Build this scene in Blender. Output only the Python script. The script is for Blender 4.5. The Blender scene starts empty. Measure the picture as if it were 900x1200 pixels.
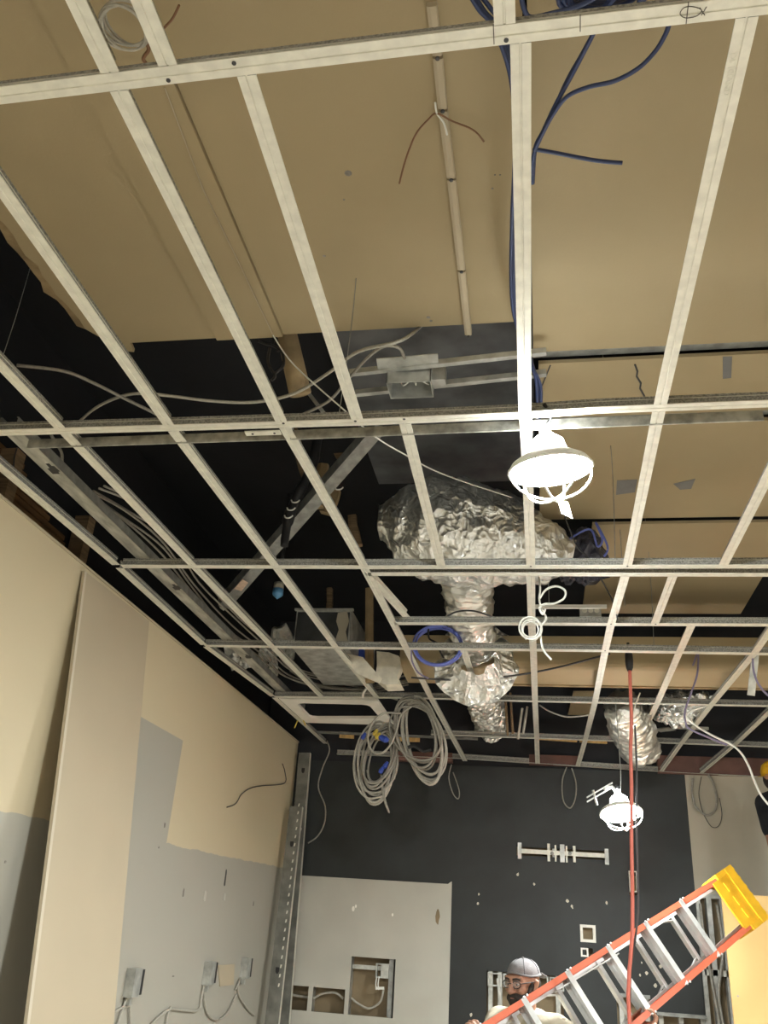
import bpy, bmesh, math, random
from mathutils import Vector as V, Matrix, noise
random.seed(7)
S = bpy.context.scene
COL = S.collection
# ------------------------------------------------------------------ camera, world, exposure
F_PX, PITCH, ROLL, YAW = 1010.0, math.radians(26.01), math.radians(3.93), math.radians(-11.14)
H, ZC = 1.46, 1.75                      # grid above the lens, lens above the floor
G = ZC + H                              # underside of the ceiling grid
CAM = V((0, 0, ZC))
fw = V((math.sin(YAW)*math.cos(PITCH), math.cos(YAW)*math.cos(PITCH), math.sin(PITCH)))
rt0 = V((math.cos(YAW), -math.sin(YAW), 0)); up0 = rt0.cross(fw)
rt = rt0*math.cos(ROLL) + up0*math.sin(ROLL); up = -rt0*math.sin(ROLL) + up0*math.cos(ROLL)
cd = bpy.data.cameras.new('camera'); cam = bpy.data.objects.new('camera', cd); COL.objects.link(cam)
cd.sensor_fit = 'VERTICAL'; cd.sensor_height = 36; cd.sensor_width = 27; cd.lens = F_PX/1200*36
cd.clip_start = .02
m3 = Matrix((rt, up, -fw)).transposed()
cam.matrix_world = Matrix.Translation(CAM) @ m3.to_4x4()
S.camera = cam
w = bpy.data.worlds.new('world'); S.world = w; w.use_nodes = True
w.node_tree.nodes['Background'].inputs[0].default_value = (.05, .055, .07, 1)
w.node_tree.nodes['Background'].inputs[1].default_value = .0
S.view_settings.view_transform = 'Standard'; S.view_settings.look = 'None'
S.view_settings.gamma = 1; S.view_settings.use_curve_mapping = False
S.view_settings.exposure = 1.1
LAMP = 335.0                              # lens emission of the work lamps

def ray(x, y): return rt*((x-450)/F_PX) - up*((y-600)/F_PX) + fw
def pz(x, y, z=G): d = ray(x, y); return CAM + d*((z-ZC)/d.z)
def py(x, y, Y): d = ray(x, y); return CAM + d*(Y/d.y)
def px(x, y, X): d = ray(x, y); return CAM + d*(X/d.x)
XL, YB = -2.09, 7.45                     # left wall face, back wall face

# ------------------------------------------------------------------ materials
MT = {}
def mat(name, col, rough=.6, metal=0., var=.0, scale=8., bump=0., bscale=60., emit=None, estr=0., col2=None, spec=.5, detail=4, stretch=None):
    if name in MT: return MT[name]
    m = bpy.data.materials.new(name); m.use_nodes = True; nt = m.node_tree; b = nt.nodes['Principled BSDF']
    b.inputs['Base Color'].default_value = (*col, 1); b.inputs['Roughness'].default_value = rough; b.inputs['Metallic'].default_value = metal
    b.inputs['Specular IOR Level'].default_value = spec
    tc = nt.nodes.new('ShaderNodeTexCoord'); vec = tc.outputs['Object']
    if stretch:
        mp = nt.nodes.new('ShaderNodeMapping'); mp.inputs['Scale'].default_value = stretch
        nt.links.new(vec, mp.inputs[0]); vec = mp.outputs[0]
    if var or col2:
        n = nt.nodes.new('ShaderNodeTexNoise'); n.inputs['Scale'].default_value = scale; n.inputs['Detail'].default_value = detail
        nt.links.new(vec, n.inputs['Vector'])
        r = nt.nodes.new('ShaderNodeValToRGB'); r.color_ramp.elements[0].position = .35; r.color_ramp.elements[1].position = .65
        c2 = col2 if col2 else tuple(min(1, c*(1+var)) for c in col)
        c1 = col if col2 else tuple(c*(1-var) for c in col)
        r.color_ramp.elements[0].color = (*c1, 1); r.color_ramp.elements[1].color = (*c2, 1)
        nt.links.new(n.outputs['Fac'], r.inputs[0]); nt.links.new(r.outputs[0], b.inputs['Base Color'])
    if bump:
        n2 = nt.nodes.new('ShaderNodeTexNoise'); n2.inputs['Scale'].default_value = bscale; n2.inputs['Detail'].default_value = 3
        nt.links.new(vec, n2.inputs['Vector'])
        bp = nt.nodes.new('ShaderNodeBump'); bp.inputs['Strength'].default_value = bump; bp.inputs['Distance'].default_value = .01
        nt.links.new(n2.outputs['Fac'], bp.inputs['Height']); nt.links.new(bp.outputs[0], b.inputs['Normal'])
    if emit:
        b.inputs['Emission Color'].default_value = (*emit, 1); b.inputs['Emission Strength'].default_value = estr
    MT[name] = m; return m
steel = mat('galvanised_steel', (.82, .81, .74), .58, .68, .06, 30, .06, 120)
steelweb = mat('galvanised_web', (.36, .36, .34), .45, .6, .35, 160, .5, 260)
steeldark = mat('dull_steel', (.30, .31, .30), .5, .5, .2, 20)
zinc = mat('zinc_sheet', (.50, .51, .49), .42, .6, .25, 14, .15, 60)
mottled = mat('mottled_galvanised', (.42, .42, .38), .5, .4, .35, 22, .2, 50, stretch=(1, .25, 1))
alum = mat('ladder_aluminium', (.62, .63, .63), .4, .55, .08, 20)
def foil_mat(name, col, vs_, st_=.85):
    m = mat(name, col, .33, .85); nt = m.node_tree; N = nt.nodes; L = nt.links; b = N['Principled BSDF']
    tc = N.new('ShaderNodeTexCoord'); ns = N.new('ShaderNodeTexNoise'); ns.inputs['Scale'].default_value = 9; ns.inputs['Detail'].default_value = 2
    L.new(tc.outputs['Object'], ns.inputs['Vector'])
    ad = N.new('ShaderNodeVectorMath'); ad.operation = 'MULTIPLY_ADD'; ad.inputs[1].default_value = (.10, .10, .10)
    L.new(ns.outputs['Color'], ad.inputs[0]); L.new(tc.outputs['Object'], ad.inputs[2])
    v = N.new('ShaderNodeTexVoronoi'); v.inputs['Scale'].default_value = vs_; L.new(ad.outputs[0], v.inputs['Vector'])
    v2 = N.new('ShaderNodeTexVoronoi'); v2.inputs['Scale'].default_value = vs_*2.7; L.new(ad.outputs[0], v2.inputs['Vector'])
    mm = N.new('ShaderNodeMath'); mm.operation = 'MULTIPLY_ADD'; mm.inputs[1].default_value = .4; L.new(v2.outputs['Distance'], mm.inputs[0]); L.new(v.outputs['Distance'], mm.inputs[2])
    bp_ = N.new('ShaderNodeBump'); bp_.inputs['Strength'].default_value = st_; bp_.inputs['Distance'].default_value = .03
    L.new(mm.outputs[0], bp_.inputs['Height']); L.new(bp_.outputs[0], b.inputs['Normal'])
    return m
foil = foil_mat('crumpled_foil', (.90, .91, .90), 12, .8)
foil2 = foil_mat('duct_foil', (.88, .87, .84), 9, .55)
foildark = mat('dark_plastic_wrap', (.05, .05, .07), .35, .2, .3, 20, .7, 30)
tan = mat('tan_old_ceiling_paint', (.37, .295, .175), .75, 0, .04, 2.2, .05, 90)
tan2 = mat('kraft_board_edge', (.30, .22, .12), .85, 0, .25, 9, .3, 30)
deckm = mat('dark_deck', (.004, .005, .008), .85, 0, .35, 1.2, .2, 10)
void2 = mat('grey_black_deck', (.022, .024, .030), .85, 0, .3, 1.5, .2, 10)
cardb = mat('brown_lath', (.16, .085, .035), .85, 0, .3, 6, .3, 40, stretch=(1, 1, 6))
white = mat('white_paint', (.90, .88, .82), .5, 0, .05, 6)
whitepl = mat('white_cable_jacket', (.80, .80, .76), .45)
greycab = mat('grey_metal_cable', (.34, .325, .29), .45, .35, .12, 60, .35, 300)
greycab2 = mat('pale_grey_cable', (.44, .42, .37), .5, .1, .1, 60, .3, 300)
darkcab = mat('dark_cable', (.05, .05, .055), .5)
browncab = mat('brown_wire', (.20, .10, .05), .6)
bluecab = mat('blue_data_cable', (.028, .045, .125), .5)
bluecab2 = mat('violet_blue_cable', (.13, .17, .55), .45)
purp = mat('purple_grey_wire', (.22, .19, .30), .5)
redcord = mat('red_cord_jacket', (.62, .16, .12), .5)
orange = mat('orange_fibreglass', (.66, .15, .075), .42, 0, .06, 12)
yellow = mat('yellow_moulded_plastic', (.75, .42, .02), .35, 0, .1, 14)
wood = mat('pine', (.62, .42, .17), .65, 0, .18, 6, .1, 40, stretch=(6, 6, 1))
brownwood = mat('old_brown_wood', (.22, .15, .085), .8, 0, .3, 8, .3, 30, stretch=(1, 1, 8))
redpaint = mat('red_brown_header_paint', (.15, .075, .06), .7, 0, .2, 6)
greyp = mat('grey_paint', (.40, .39, .355), .7, 0, .06, 3)
whitedw = mat('pale_grey_drywall', (.50, .49, .44), .7, 0, .05, 2.5)
sheetm = mat('beige_drywall_face', (.47, .40, .29), .75, 0, .03, 1.5)
beigew = mat('beige_wall', (.46, .425, .345), .7, 0, .06, 2)
blackw = mat('black_wall_paint', (.016, .0195, .021), .55, 0, .25, 3, .06, 40)
tanback = mat('tan_cavity_board', (.25, .19, .115), .8, 0, .12, 5)
goldb = mat('yellow_sheathing_board', (.58, .385, .155), .7, 0, .04, 3)
plaster = mat('broken_plaster', (.66, .62, .52), .85, 0, .15, 14, .6, 40)
sprblue = mat('blue_translucent_cap', (.16, .42, .75), .3)
bluep = mat('blue_connector_plastic', (.03, .07, .40), .4)
yelp = mat('yellow_connector_plastic', (.65, .50, .08), .45)
tagm = mat('pale_paper_label', (.66, .50, .40), .7, 0, .12, 60)
black = mat('black_rubber', (.015, .015, .017), .55)
ink = mat('pencil_mark_ink', (.10, .09, .08), .8)
grime = mat('grey_stain', (.25, .23, .21), .8, 0, .3, 30)
tape = mat('grey_repair_patch', (.17, .17, .17), .75, 0, .1, 10)
concrete = mat('concrete_floor', (.53, .48, .41), .8, 0, .10, 2, .1, 30)
farw = mat('plain_beige_wall', (.58, .52, .42), .8, 0, .05, 2)
skin = mat('skin', (.36, .19, .125), .5, 0, .06, 20)
hairm = mat('dark_hair', (.02, .015, .012), .7, 0, .3, 60, .5, 120)
capm = mat('grey_cap_cloth', (.17, .165, .17), .85, 0, .1, 30, .2, 200)
shirtm = mat('cream_shirt_cloth', (.50, .45, .35), .9, 0, .06, 8, .2, 60)
blackshirt = mat('black_shirt_cloth', (.012, .014, .020), .9, 0, .2, 8, .2, 60)
trousm = mat('dark_grey_trousers', (.035, .035, .04), .9, 0, .2, 8, .2, 60)
shoem = mat('brown_boot_leather', (.10, .06, .03), .6)
eyew = mat('eye_white', (.36, .33, .31), .3)
glassm = mat('clear_lens', (.5, .5, .5), .05, 0); glassm.node_tree.nodes['Principled BSDF'].inputs['Alpha'].default_value = .12
lens = mat('lit_lamp_lens', (1, 1, 1), .4, 0, emit=(.95, .985, .95), estr=LAMP)
dome = mat('glowing_lamp_housing', (.9, .9, .9), .4, 0, emit=(.95, .985, .95), estr=LAMP*.10)
reflw = mat('white_enamel', (.88, .88, .85), .35)

# cream wall with grey painted areas (paint that is really there)
def wall_mat():
    m = bpy.data.materials.new('cream_and_grey_wall_paint'); m.use_nodes = True; nt = m.node_tree; L = nt.links; N = nt.nodes
    b = N['Principled BSDF']; b.inputs['Roughness'].default_value = .6
    g = N.new('ShaderNodeNewGeometry'); s = N.new('ShaderNodeSeparateXYZ'); L.new(g.outputs['Position'], s.inputs[0])
    n = N.new('ShaderNodeTexNoise'); n.inputs['Scale'].default_value = 5; n.inputs['Detail'].default_value = 3; L.new(g.outputs['Position'], n.inputs['Vector'])
    def M(op, a, bb):
        x = N.new('ShaderNodeMath'); x.operation = op
        for i, q in enumerate((a, bb)):
            if isinstance(q, (int, float)): x.inputs[i].default_value = q
            else: L.new(q, x.inputs[i])
        return x.outputs[0]
    wob = M('MULTIPLY', M('SUBTRACT', n.outputs['Fac'], .5), .05)
    z = M('ADD', s.outputs['Z'], wob); y = s.outputs['Y']
    low = M('LESS_THAN', z, M('ADD', M('MULTIPLY', y, .022), 2.018))
    patch = M('MULTIPLY', M('MULTIPLY', M('GREATER_THAN', y, 4.29), M('LESS_THAN', y, 4.925)), M('LESS_THAN', s.outputs['Z'], 2.705))
    fac = M('MAXIMUM', low, patch)
    mx = N.new('ShaderNodeMix'); mx.data_type = 'RGBA'
    L.new(fac, mx.inputs['Factor']); mx.inputs['A'].default_value = (.60, .52, .36, 1); mx.inputs['B'].default_value = (.40, .385, .335, 1)
    L.new(mx.outputs['Result'], b.inputs['Base Color'])
    return m
wallm = wall_mat()

# ------------------------------------------------------------------ geometry helpers: everything returns (verts, faces) in world space
def join(*gs):
    vs, fs = [], []
    for g in gs:
        o = len(vs); vs += list(g[0]); fs += [tuple(i+o for i in f) for f in g[1]]
    return vs, fs
def box(a, b):
    x0, y0, z0 = (min(a[i], b[i]) for i in range(3)); x1, y1, z1 = (max(a[i], b[i]) for i in range(3))
    vs = [V((x, y, z)) for z in (z0, z1) for y in (y0, y1) for x in (x0, x1)]
    return vs, [(0, 2, 3, 1), (4, 5, 7, 6), (0, 1, 5, 4), (2, 6, 7, 3), (0, 4, 6, 2), (1, 3, 7, 5)]
def obox(p0, p1, w, h, upv=V((0, 0, 1))):
    """bar from p0 to p1, w wide, h high (centred)"""
    p0, p1 = V(p0), V(p1); d = (p1-p0).normalized(); s = d.cross(upv)
    if s.length < 1e-4: s = d.cross(V((1, 0, 0)))
    s.normalize(); u = s.cross(d)
    vs = [p + s*a*w/2 + u*b*h/2 for p in (p0, p1) for a, b in ((-1, -1), (1, -1), (1, 1), (-1, 1))]
    return vs, [(0, 1, 2, 3), (7, 6, 5, 4), (0, 4, 5, 1), (1, 5, 6, 2), (2, 6, 7, 3), (3, 7, 4, 0)]
def extr(prof, p0, p1, upv=V((0, 0, 1)), pts=None):
    """extrude a profile [(s,t)] along p0-p1 (or the points pts)"""
    P = [V(p) for p in (pts or (p0, p1))]; n = len(prof); vs, fs = [], []
    for i, p in enumerate(P):
        d = (P[min(i+1, len(P)-1)] - P[max(i-1, 0)]).normalized(); s = d.cross(upv).normalized(); u = s.cross(d)
        vs += [p + s*a + u*b for a, b in prof]
    for i in range(len(P)-1):
        for k in range(n):
            k2 = (k+1) % n; fs.append((i*n+k, i*n+k2, (i+1)*n+k2, (i+1)*n+k))
    fs.append(tuple(range(n-1, -1, -1))); fs.append(tuple((len(P)-1)*n+k for k in range(n)))
    return vs, fs
def smooth_pts(P, sub=6, closed=False):
    P = [V(p) for p in P]; n = len(P)
    if n < 3 and not closed: return P
    out = []
    for i in range(n if closed else n-1):
        if closed: a, b, c, d = P[(i-1) % n], P[i], P[(i+1) % n], P[(i+2) % n]
        else: a, b, c, d = P[max(i-1, 0)], P[i], P[i+1], P[min(i+2, n-1)]
        for k in range(sub):
            t = k/sub
            out.append(.5*((2*b) + (c-a)*t + (2*a-5*b+4*c-d)*t*t + (3*b-a-3*c+d)*t**3))
    if not closed: out.append(P[-1])
    return out
def tube(P, r, n=6, sub=6, closed=False, radii=None):
    P = smooth_pts(P, sub, closed) if sub else [V(p) for p in P]
    m = len(P); vs, fs = [], []
    nrm = None
    for i, p in enumerate(P):
        d = (P[(i+1) % m] - P[i-1]) if closed else (P[min(i+1, m-1)] - P[max(i-1, 0)])
        if d.length < 1e-9: d = V((0, 0, 1))
        d.normalize()
        if nrm is None:
            nrm = d.cross(V((0, 0, 1)))
            if nrm.length < .05: nrm = d.cross(V((1, 0, 0)))
        nrm = (nrm - d*nrm.dot(d)); nrm.normalize(); bn = d.cross(nrm)
        rr = radii[min(int(i/(max(1, m-1))*(len(radii)-1)+.5), len(radii)-1)] if radii else r
        for k in range(n):
            a = 2*math.pi*k/n; vs.append(p + nrm*math.cos(a)*rr + bn*math.sin(a)*rr)
    for i in range(m if closed else m-1):
        j = (i+1) % m
        for k in range(n):
            k2 = (k+1) % n; fs.append((i*n+k, i*n+k2, j*n+k2, j*n+k))
    if not closed:
        fs.append(tuple(range(n-1, -1, -1))); fs.append(tuple((m-1)*n+k for k in range(n)))
    return vs, fs
def cyl(p0, p1, r0, r1=None, n=12): 
    r1 = r0 if r1 is None else r1
    g0 = tube([p0, p1], r0, n, 0)
    vs, fs = g0; c = V(p1)
    vs = [v if i < n else c + (v-c)*(r1/r0) for i, v in enumerate(vs)]
    return vs, fs
def lathe(prof, c, axis=V((0, 0, 1)), n=24, cap=True):
    """prof [(r, t)] around axis through c"""
    ax = V(axis).normalized(); a = ax.cross(V((1, 0, 0)))
    if a.length < .1: a = ax.cross(V((0, 1, 0)))
    a.normalize(); b = ax.cross(a); c = V(c); vs, fs = [], []
    for r, t in prof:
        for k in range(n):
            q = 2*math.pi*k/n; vs.append(c + ax*t + a*math.cos(q)*r + b*math.sin(q)*r)
    for i in range(len(prof)-1):
        for k in range(n):
            k2 = (k+1) % n; fs.append((i*n+k, i*n+k2, (i+1)*n+k2, (i+1)*n+k))
    if cap:
        fs.append(tuple(range(n-1, -1, -1))); fs.append(tuple((len(prof)-1)*n+k for k in range(n)))
    return vs, fs
def ball(c, r, n=14, m=9, fn=None):
    rx, ry, rz = (r, r, r) if isinstance(r, (int, float)) else r
    c = V(c); vs, fs = [c + V((0, 0, -rz))], []
    for i in range(1, m):
        t = -math.pi/2 + math.pi*i/m
        for k in range(n):
            q = 2*math.pi*k/n; vs.append(c + V((rx*math.cos(t)*math.cos(q), ry*math.cos(t)*math.sin(q), rz*math.sin(t))))
    vs.append(c + V((0, 0, rz)))
    for k in range(n): fs.append((0, 1+(k+1) % n, 1+k)); 
    for i in range(m-2):
        for k in range(n):
            k2 = (k+1) % n; fs.append((1+i*n+k, 1+i*n+k2, 1+(i+1)*n+k2, 1+(i+1)*n+k))
    e = len(vs)-1; o = 1+(m-2)*n
    for k in range(n): fs.append((e, o+k, o+(k+1) % n))
    return vs, fs
def poly_plate(P, nrm, t):
    """flat polygon given by world points, thickness t along nrm"""
    P = [V(p) for p in P]; nrm = V(nrm).normalized(); n = len(P)
    vs = P + [p + nrm*t for p in P]
    fs = [tuple(range(n-1, -1, -1)), tuple(range(n, 2*n))] + [(i, (i+1) % n, n+(i+1) % n, n+i) for i in range(n)]
    return vs, fs
def rect_holes(x0, x1, z0, z1, holes, ya, yb):
    """slab in the XZ plane between y=ya and y=yb with rectangular holes (hx0,hx1,hz0,hz1)"""
    xs = sorted({x0, x1, *[h[i] for h in holes for i in (0, 1) if x0 < h[i] < x1]}); zs = sorted({z0, z1, *[h[i] for h in holes for i in (2, 3) if z0 < h[i] < z1]})
    gs = []
    inside = lambda x, z: any(h[0] < x < h[1] and h[2] < z < h[3] for h in holes)
    for i in range(len(xs)-1):
        k = 0
        while k < len(zs)-1:
            xm = (xs[i]+xs[i+1])/2
            if inside(xm, (zs[k]+zs[k+1])/2): k += 1; continue
            k0 = k
            while k < len(zs)-1 and not inside(xm, (zs[k]+zs[k+1])/2): k += 1
            gs.append(box((xs[i], ya, zs[k0]), (xs[i+1], yb, zs[k])))
    return join(*gs)

# ------------------------------------------------------------------ object helpers
WL = {}
def raw(name, geo, m, loc, smooth=False):
    me = bpy.data.meshes.new(name); me.from_pydata([tuple(V(v)-loc) for v in geo[0]], [], geo[1])
    for k in (m if isinstance(m, (list, tuple)) else [m]): me.materials.append(k)
    bm = bmesh.new(); bm.from_mesh(me); bmesh.ops.recalc_face_normals(bm, faces=bm.faces); bm.to_mesh(me); bm.free()
    if smooth:
        for p in me.polygons: p.use_smooth = True
    o = bpy.data.objects.new(name, me); COL.objects.link(o)
    return o
def part(name, geo, m, parent, smooth=False, label=None, kind=None):
    loc = WL[parent]
    o = raw(name, geo, m, loc, smooth); o.parent = parent; WL[o] = loc
    if label: o['label'] = label
    if kind: o['kind'] = kind
    return o
def empty(name, label, cat, loc, group=None):
    o = bpy.data.objects.new(name, None); COL.objects.link(o); o.location = V(loc); WL[o] = V(loc); o.empty_display_size = .05
    o['label'] = label; o['category'] = cat
    if group: o['group'] = group
    return o
def base_of(geo):
    vs = geo[0]; n = len(vs)
    return V((sum(v[0] for v in vs)/n, sum(v[1] for v in vs)/n, min(v[2] for v in vs)))
def single(name, geo, m, label, cat, group=None, smooth=False, kind=None):
    loc = base_of(geo); o = raw(name, geo, m, loc, smooth); o.location = loc; WL[o] = loc
    o['label'] = label; o['category'] = cat
    if group: o['group'] = group
    if kind: o['kind'] = kind
    return o
def struct(name, geo, m, label, cat, smooth=False):
    o = raw(name, geo, m, V((0, 0, 0)), smooth); WL[o] = V((0, 0, 0)); o['kind'] = 'structure'
    o['label'] = label; o['category'] = cat
    return o
def cable(name, pts, r, m, label, group=None, n=6, sub=6, closed=False, cat='cable'):
    return single(name, tube(pts, r, n, sub, closed), m, label, cat, group, True)

# ================================================================== THE SETTING
DZ = G + 1.12                            # underside of the black deck
XR, YN = 4.2, -3.2
fl = struct('floor', box((XL-.4, YN-.1, -.1), (XR+.1, YB+.6, 0)), concrete, 'bare concrete floor below the ceiling work', 'floor')
ce = struct('ceiling', box((XL-.5, YN-.1, DZ), (XR+.1, YB+.6, DZ+.15)), deckm, 'black deck high above the metal ceiling grid', 'ceiling')
WT = G - .005
wl = struct('wall_left', box((XL-.12, YN, 0), (XL, YB, WT)), wallm, 'cream wall with grey painted patches on the left', 'wall')
struct('wall_right', box((XR, YN, 0), (XR+.1, YB+.2, DZ)), farw, 'beige wall closing the room on the right', 'wall')
struct('wall_near', box((XL-.4, YN-.1, 0), (XR+.1, YN, DZ)), farw, 'beige wall behind the viewer', 'wall')
part('top_edge', box((XL-.125, YN, WT), (XL+.006, YB, WT+.012)), sheetm, wl)
# dark furred-out cavity wall above the cream wall with brown lath strips
wu = struct('wall_left_upper', box((XL-.42, YN, WT-.3), (XL-.32, YB+.5, DZ)), deckm, 'dark cavity wall above the cream wall', 'wall')
for k in range(13):
    z = WT + .03 + k*.032
    part('lath', box((XL-.32, 1.6, z), (XL-.30, 4.35 - .09*k + random.uniform(-.10, .06), z+.024)), cardb, wu)
for y in (2.3, 3.05, 3.75):
    part('furring_block', box((XL-.30, y, WT), (XL-.22, y+.07, WT+.42)), brownwood, wu)

# ---- back wall: tan cavity board, studs, drywall skins with real cut-outs
def bp(x, y, Y=YB): return py(x, y, Y)
def brect(x0, y0, x1, y1, Y=YB):
    a, b = bp(x0, y0, Y), bp(x1, y1, Y); return (min(a.x, b.x), max(a.x, b.x), min(a.z, b.z), max(a.z, b.z))
HT = 3.06                                # top of the drywall on the back wall
h_tall = (-1.478, -1.13, 1.18, 1.575)
h_a, h_b = (-2.01, -1.80, 1.18, 1.345), (-1.765, -1.51, 1.18, 1.345)
holeA = (-.43, .14, .6, 1.545); holeB = (.52, .76, .6, 1.46); holeC = (.80, 1.145, .6, 1.36); holeD = (.335-.05, .335+.045, 1.80, 1.885); holeE = (.31, .365, 1.70, 1.745)
holeF = (.655, .715, 2.13, 2.27); holeT = (-.20, .515, 2.375, 2.44)
wb = struct('wall_back', box((XL-.3, YB+.10, 0), (XR, YB+.14, DZ)), tanback, 'back wall of black, white and beige drywall with cut openings', 'wall')
part('black_drywall', rect_holes(XL, 1.142, 0, HT, [h_tall, h_a, h_b, holeA, holeB, holeC, holeD, holeE, holeF, holeT], YB, YB+.013), blackw, wb, label='black painted drywall')
part('white_drywall', rect_holes(XL, -.71, 0, 2.135, [h_tall, h_a, h_b], YB-.014, YB-.0005), whitedw, wb, label='pale grey drywall sheet with rectangular cut-outs')
part('beige_drywall', rect_holes(1.142, XR, 2.17, HT, [], YB, YB+.013), beigew, wb, label='beige painted drywall')
part('torn_edge', poly_plate([(-.74, YB-.016, 2.135), (-.71, YB-.016, 2.135), (-.71, YB-.016, 2.155), (-.72, YB-.016, 2.15)], (0, 1, 0), .014), whitedw, wb)
for x in (-1.785, -1.495, -1.165):
    part('stud', box((x-.018, YB+.014, .3), (x+.018, YB+.095, 2.6)), steeldark if x > -1.2 else zinc, wb)
part('blocking', box((-1.475, YB+.03, 1.49), (-1.18, YB+.05, 1.52)), zinc, wb)
for x in (-.40, -.33, .10, .555, .735, .83, .97, 1.12):
    part('stud', box((x-.016, YB+.014, .3), (x+.016, YB+.095, 2.6)), zinc if x != .83 else whitedw, wb)
for x0, x1, z in ((.80, 1.145, 1.36), (.52, .76, 1.46)):
    part('ledge', box((x0, YB-.02, z-.02), (x1, YB+.09, z+.004)), steeldark, wb)
# exposed framing right of the black wall, lower half
for x in (1.155, 1.235, 1.33, 1.52, 1.93, 2.4):
    part('stud', box((x-.018, YB+.0, 0), (x+.018, YB+.09, 2.17)), zinc, wb)
part('header', box((1.142, YB-.004, 2.14), (2.6, YB+.09, 2.172)), zinc, wb)
part('fire_block', box((1.16, YB+.0, 1.62), (1.33, YB+.05, 1.66)), whitedw, wb)
# upper part of the back wall behind the grid and the red-brown header
part('upper_boarding', box((XL-.3, YB+.02, HT), (XR, YB+.098, DZ)), void2, wb)
def header(x0, y0, x1, y1, Y, d):
    r = brect(x0, y0, x1, y1, Y); return box((r[0], Y, r[2]), (r[1], Y+d, r[3]))
part('red_header', header(770, 885, 905, 910, YB-.05, .10), redpaint, wb, label='red brown painted header')
part('red_header', header(460, 880, 530, 893, YB-.05, .10), redpaint, wb, label='red brown painted header')
part('red_header', header(620, 884, 680, 897, YB-.05, .10), redpaint, wb, label='red brown painted header')
# scuffs and screw heads on the black wall
for i, (x, y) in enumerate([(607, 1025), (561, 1048), (560, 1059), (626, 1036), (670, 1062), (671, 1064), (665, 1056), (711, 1058), (745, 1105), (752, 1128), (758, 1140), (764, 1136), (770, 1148), (750, 1143), (768, 1155), (760, 1124), (774, 1132), (742, 1162), (552, 1189), (744, 895)]):
    p = bp(x, y); s = random.uniform(.006, .012)
    part('plaster_chip', poly_plate([p+V((s*math.cos(a)*random.uniform(.6, 1.3), -.002, s*1.3*math.sin(a)*random.uniform(.6, 1.3))) for a in [k*math.pi/3 for k in range(6)]], (0, 1, 0), .003), plaster, wb)
for x, y, s in ((414, 1065, .02), (417, 1062, .013), (460, 1072, .012)):
    p = bp(x, y, YB-.014); part('filler_spot', poly_plate([p+V((s*.6*math.cos(a), -.001, s*math.sin(a))) for a in [k*math.pi/4 for k in range(8)]], (0, 1, 0), .002), white, wb)
p = bp(513, 1074, YB-.014); part('torn_hole', poly_plate([p+V((.018*math.cos(a)*random.uniform(.6, 1.1), -.001, .065*math.sin(a)*random.uniform(.7, 1))) for a in [k*math.pi/5 for k in range(10)]], (0, 1, 0), .002), tanback, wb)

# marks on the left wall
def lp(x, y, off=.0): return px(x, y, XL+off)
for x, y, sy, sz, m_ in ((264, 1029, .025, .115, black), (215, 1046, .02, .05, grime), (193, 967, .018, .03, grime), (297, 1059, .02, .035, grime), (203, 1144, .03, .008, grime), (186, 993, .012, .012, grime), (240, 1050, .05, .07, whitedw), (263, 1051, .05, .05, whitedw), (6, 1010, .012, .012, grime)):
    p = lp(x, y); part('wall_mark', poly_plate([p+V((-.001, sy*.5*a*random.uniform(.8, 1), sz*.5*b*random.uniform(.85, 1))) for a, b in ((-1, -.8), (-.3, -1), (1, -.8), (.9, .7), (.2, 1), (-.9, .9))], (1, 0, 0), .003), m_, wl)
p0, p1 = lp(262, 1147), lp(276, 1146)
a, b, c, d = lp(255, 1131), lp(274, 1130), lp(273, 1154), lp(257, 1156)
part('patch_plate', poly_plate([a, b, c, d], (1, 0, 0), .006), sheetm, wl, label='beige square patch')

# ---- old tan ceiling boards
TZ = G + .60
def board(name, x0, x1, y0, y1, z, t=.016, m=tan): return part(name, box((x0, y0, z), (x1, y1, z+t)), m, ce)
E1 = 2.58
# ragged left board edge
rag = [(-1.75, YN)]
y = YN + .01
for i in range(26):
    y = 1.2 + i*(E1-1.25)/26; rag.append((-1.79 + .03*i/26*2.2 + random.uniform(-.012, .012), y))
pts = [V((x, y_, TZ)) for x, y_ in rag] + [V((-1.64, E1+.05, TZ)), V((-1.60, E1+.06, TZ)), V((-1.59, E1, TZ)), V((-1.225, E1, TZ)), V((-1.225, YN, TZ))]
part('ceiling_board', poly_plate(pts, (0, 0, 1), .016), tan, ce, label='tan ceiling board with a torn left edge')
pts2 = [V((x-.045+random.uniform(-.01, .01), y_, TZ+.017)) for x, y_ in rag[1:]] + [V((-1.62, E1+.03, TZ+.017)), V((-1.6, E1-.1, TZ+.017)), V((-1.6, 1.2, TZ+.017))]
part('torn_kraft_paper', poly_plate(pts2, (0, 0, 1), .014), tan2, ce)
board('ceiling_board', -1.222, -.955, YN, E1, TZ-.012, .028)
board('ceiling_board', -.952, -.04, YN, E1, TZ)
board('ceiling_board', .0, 1.22, YN, 2.745, TZ-.02, .036)
board('ceiling_board', 1.225, 2.44, YN, 2.745, TZ-.02, .036)
board('ceiling_board', 2.445, XR, YN, 2.745, TZ-.02, .036)
board('ceiling_board', .02, 1.45, 2.85, 3.25, TZ)
board('ceiling_board', 1.455, XR, 2.85, 3.25, TZ)
board('ceiling_board', .02, 1.42, 3.33, 4.27, TZ)
board('ceiling_board', 1.425, XR, 3.33, 4.27, TZ)
board('ceiling_board', .30, 1.33, 4.33, 5.75, TZ-.005)
for y0, y1 in ((2.745, 2.85), (3.25, 3.33), (4.27, 4.33)):
    part('recess_track', box((.0, y0, TZ+.03), (XR, y1, TZ+.05)), steeldark, ce)
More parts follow.
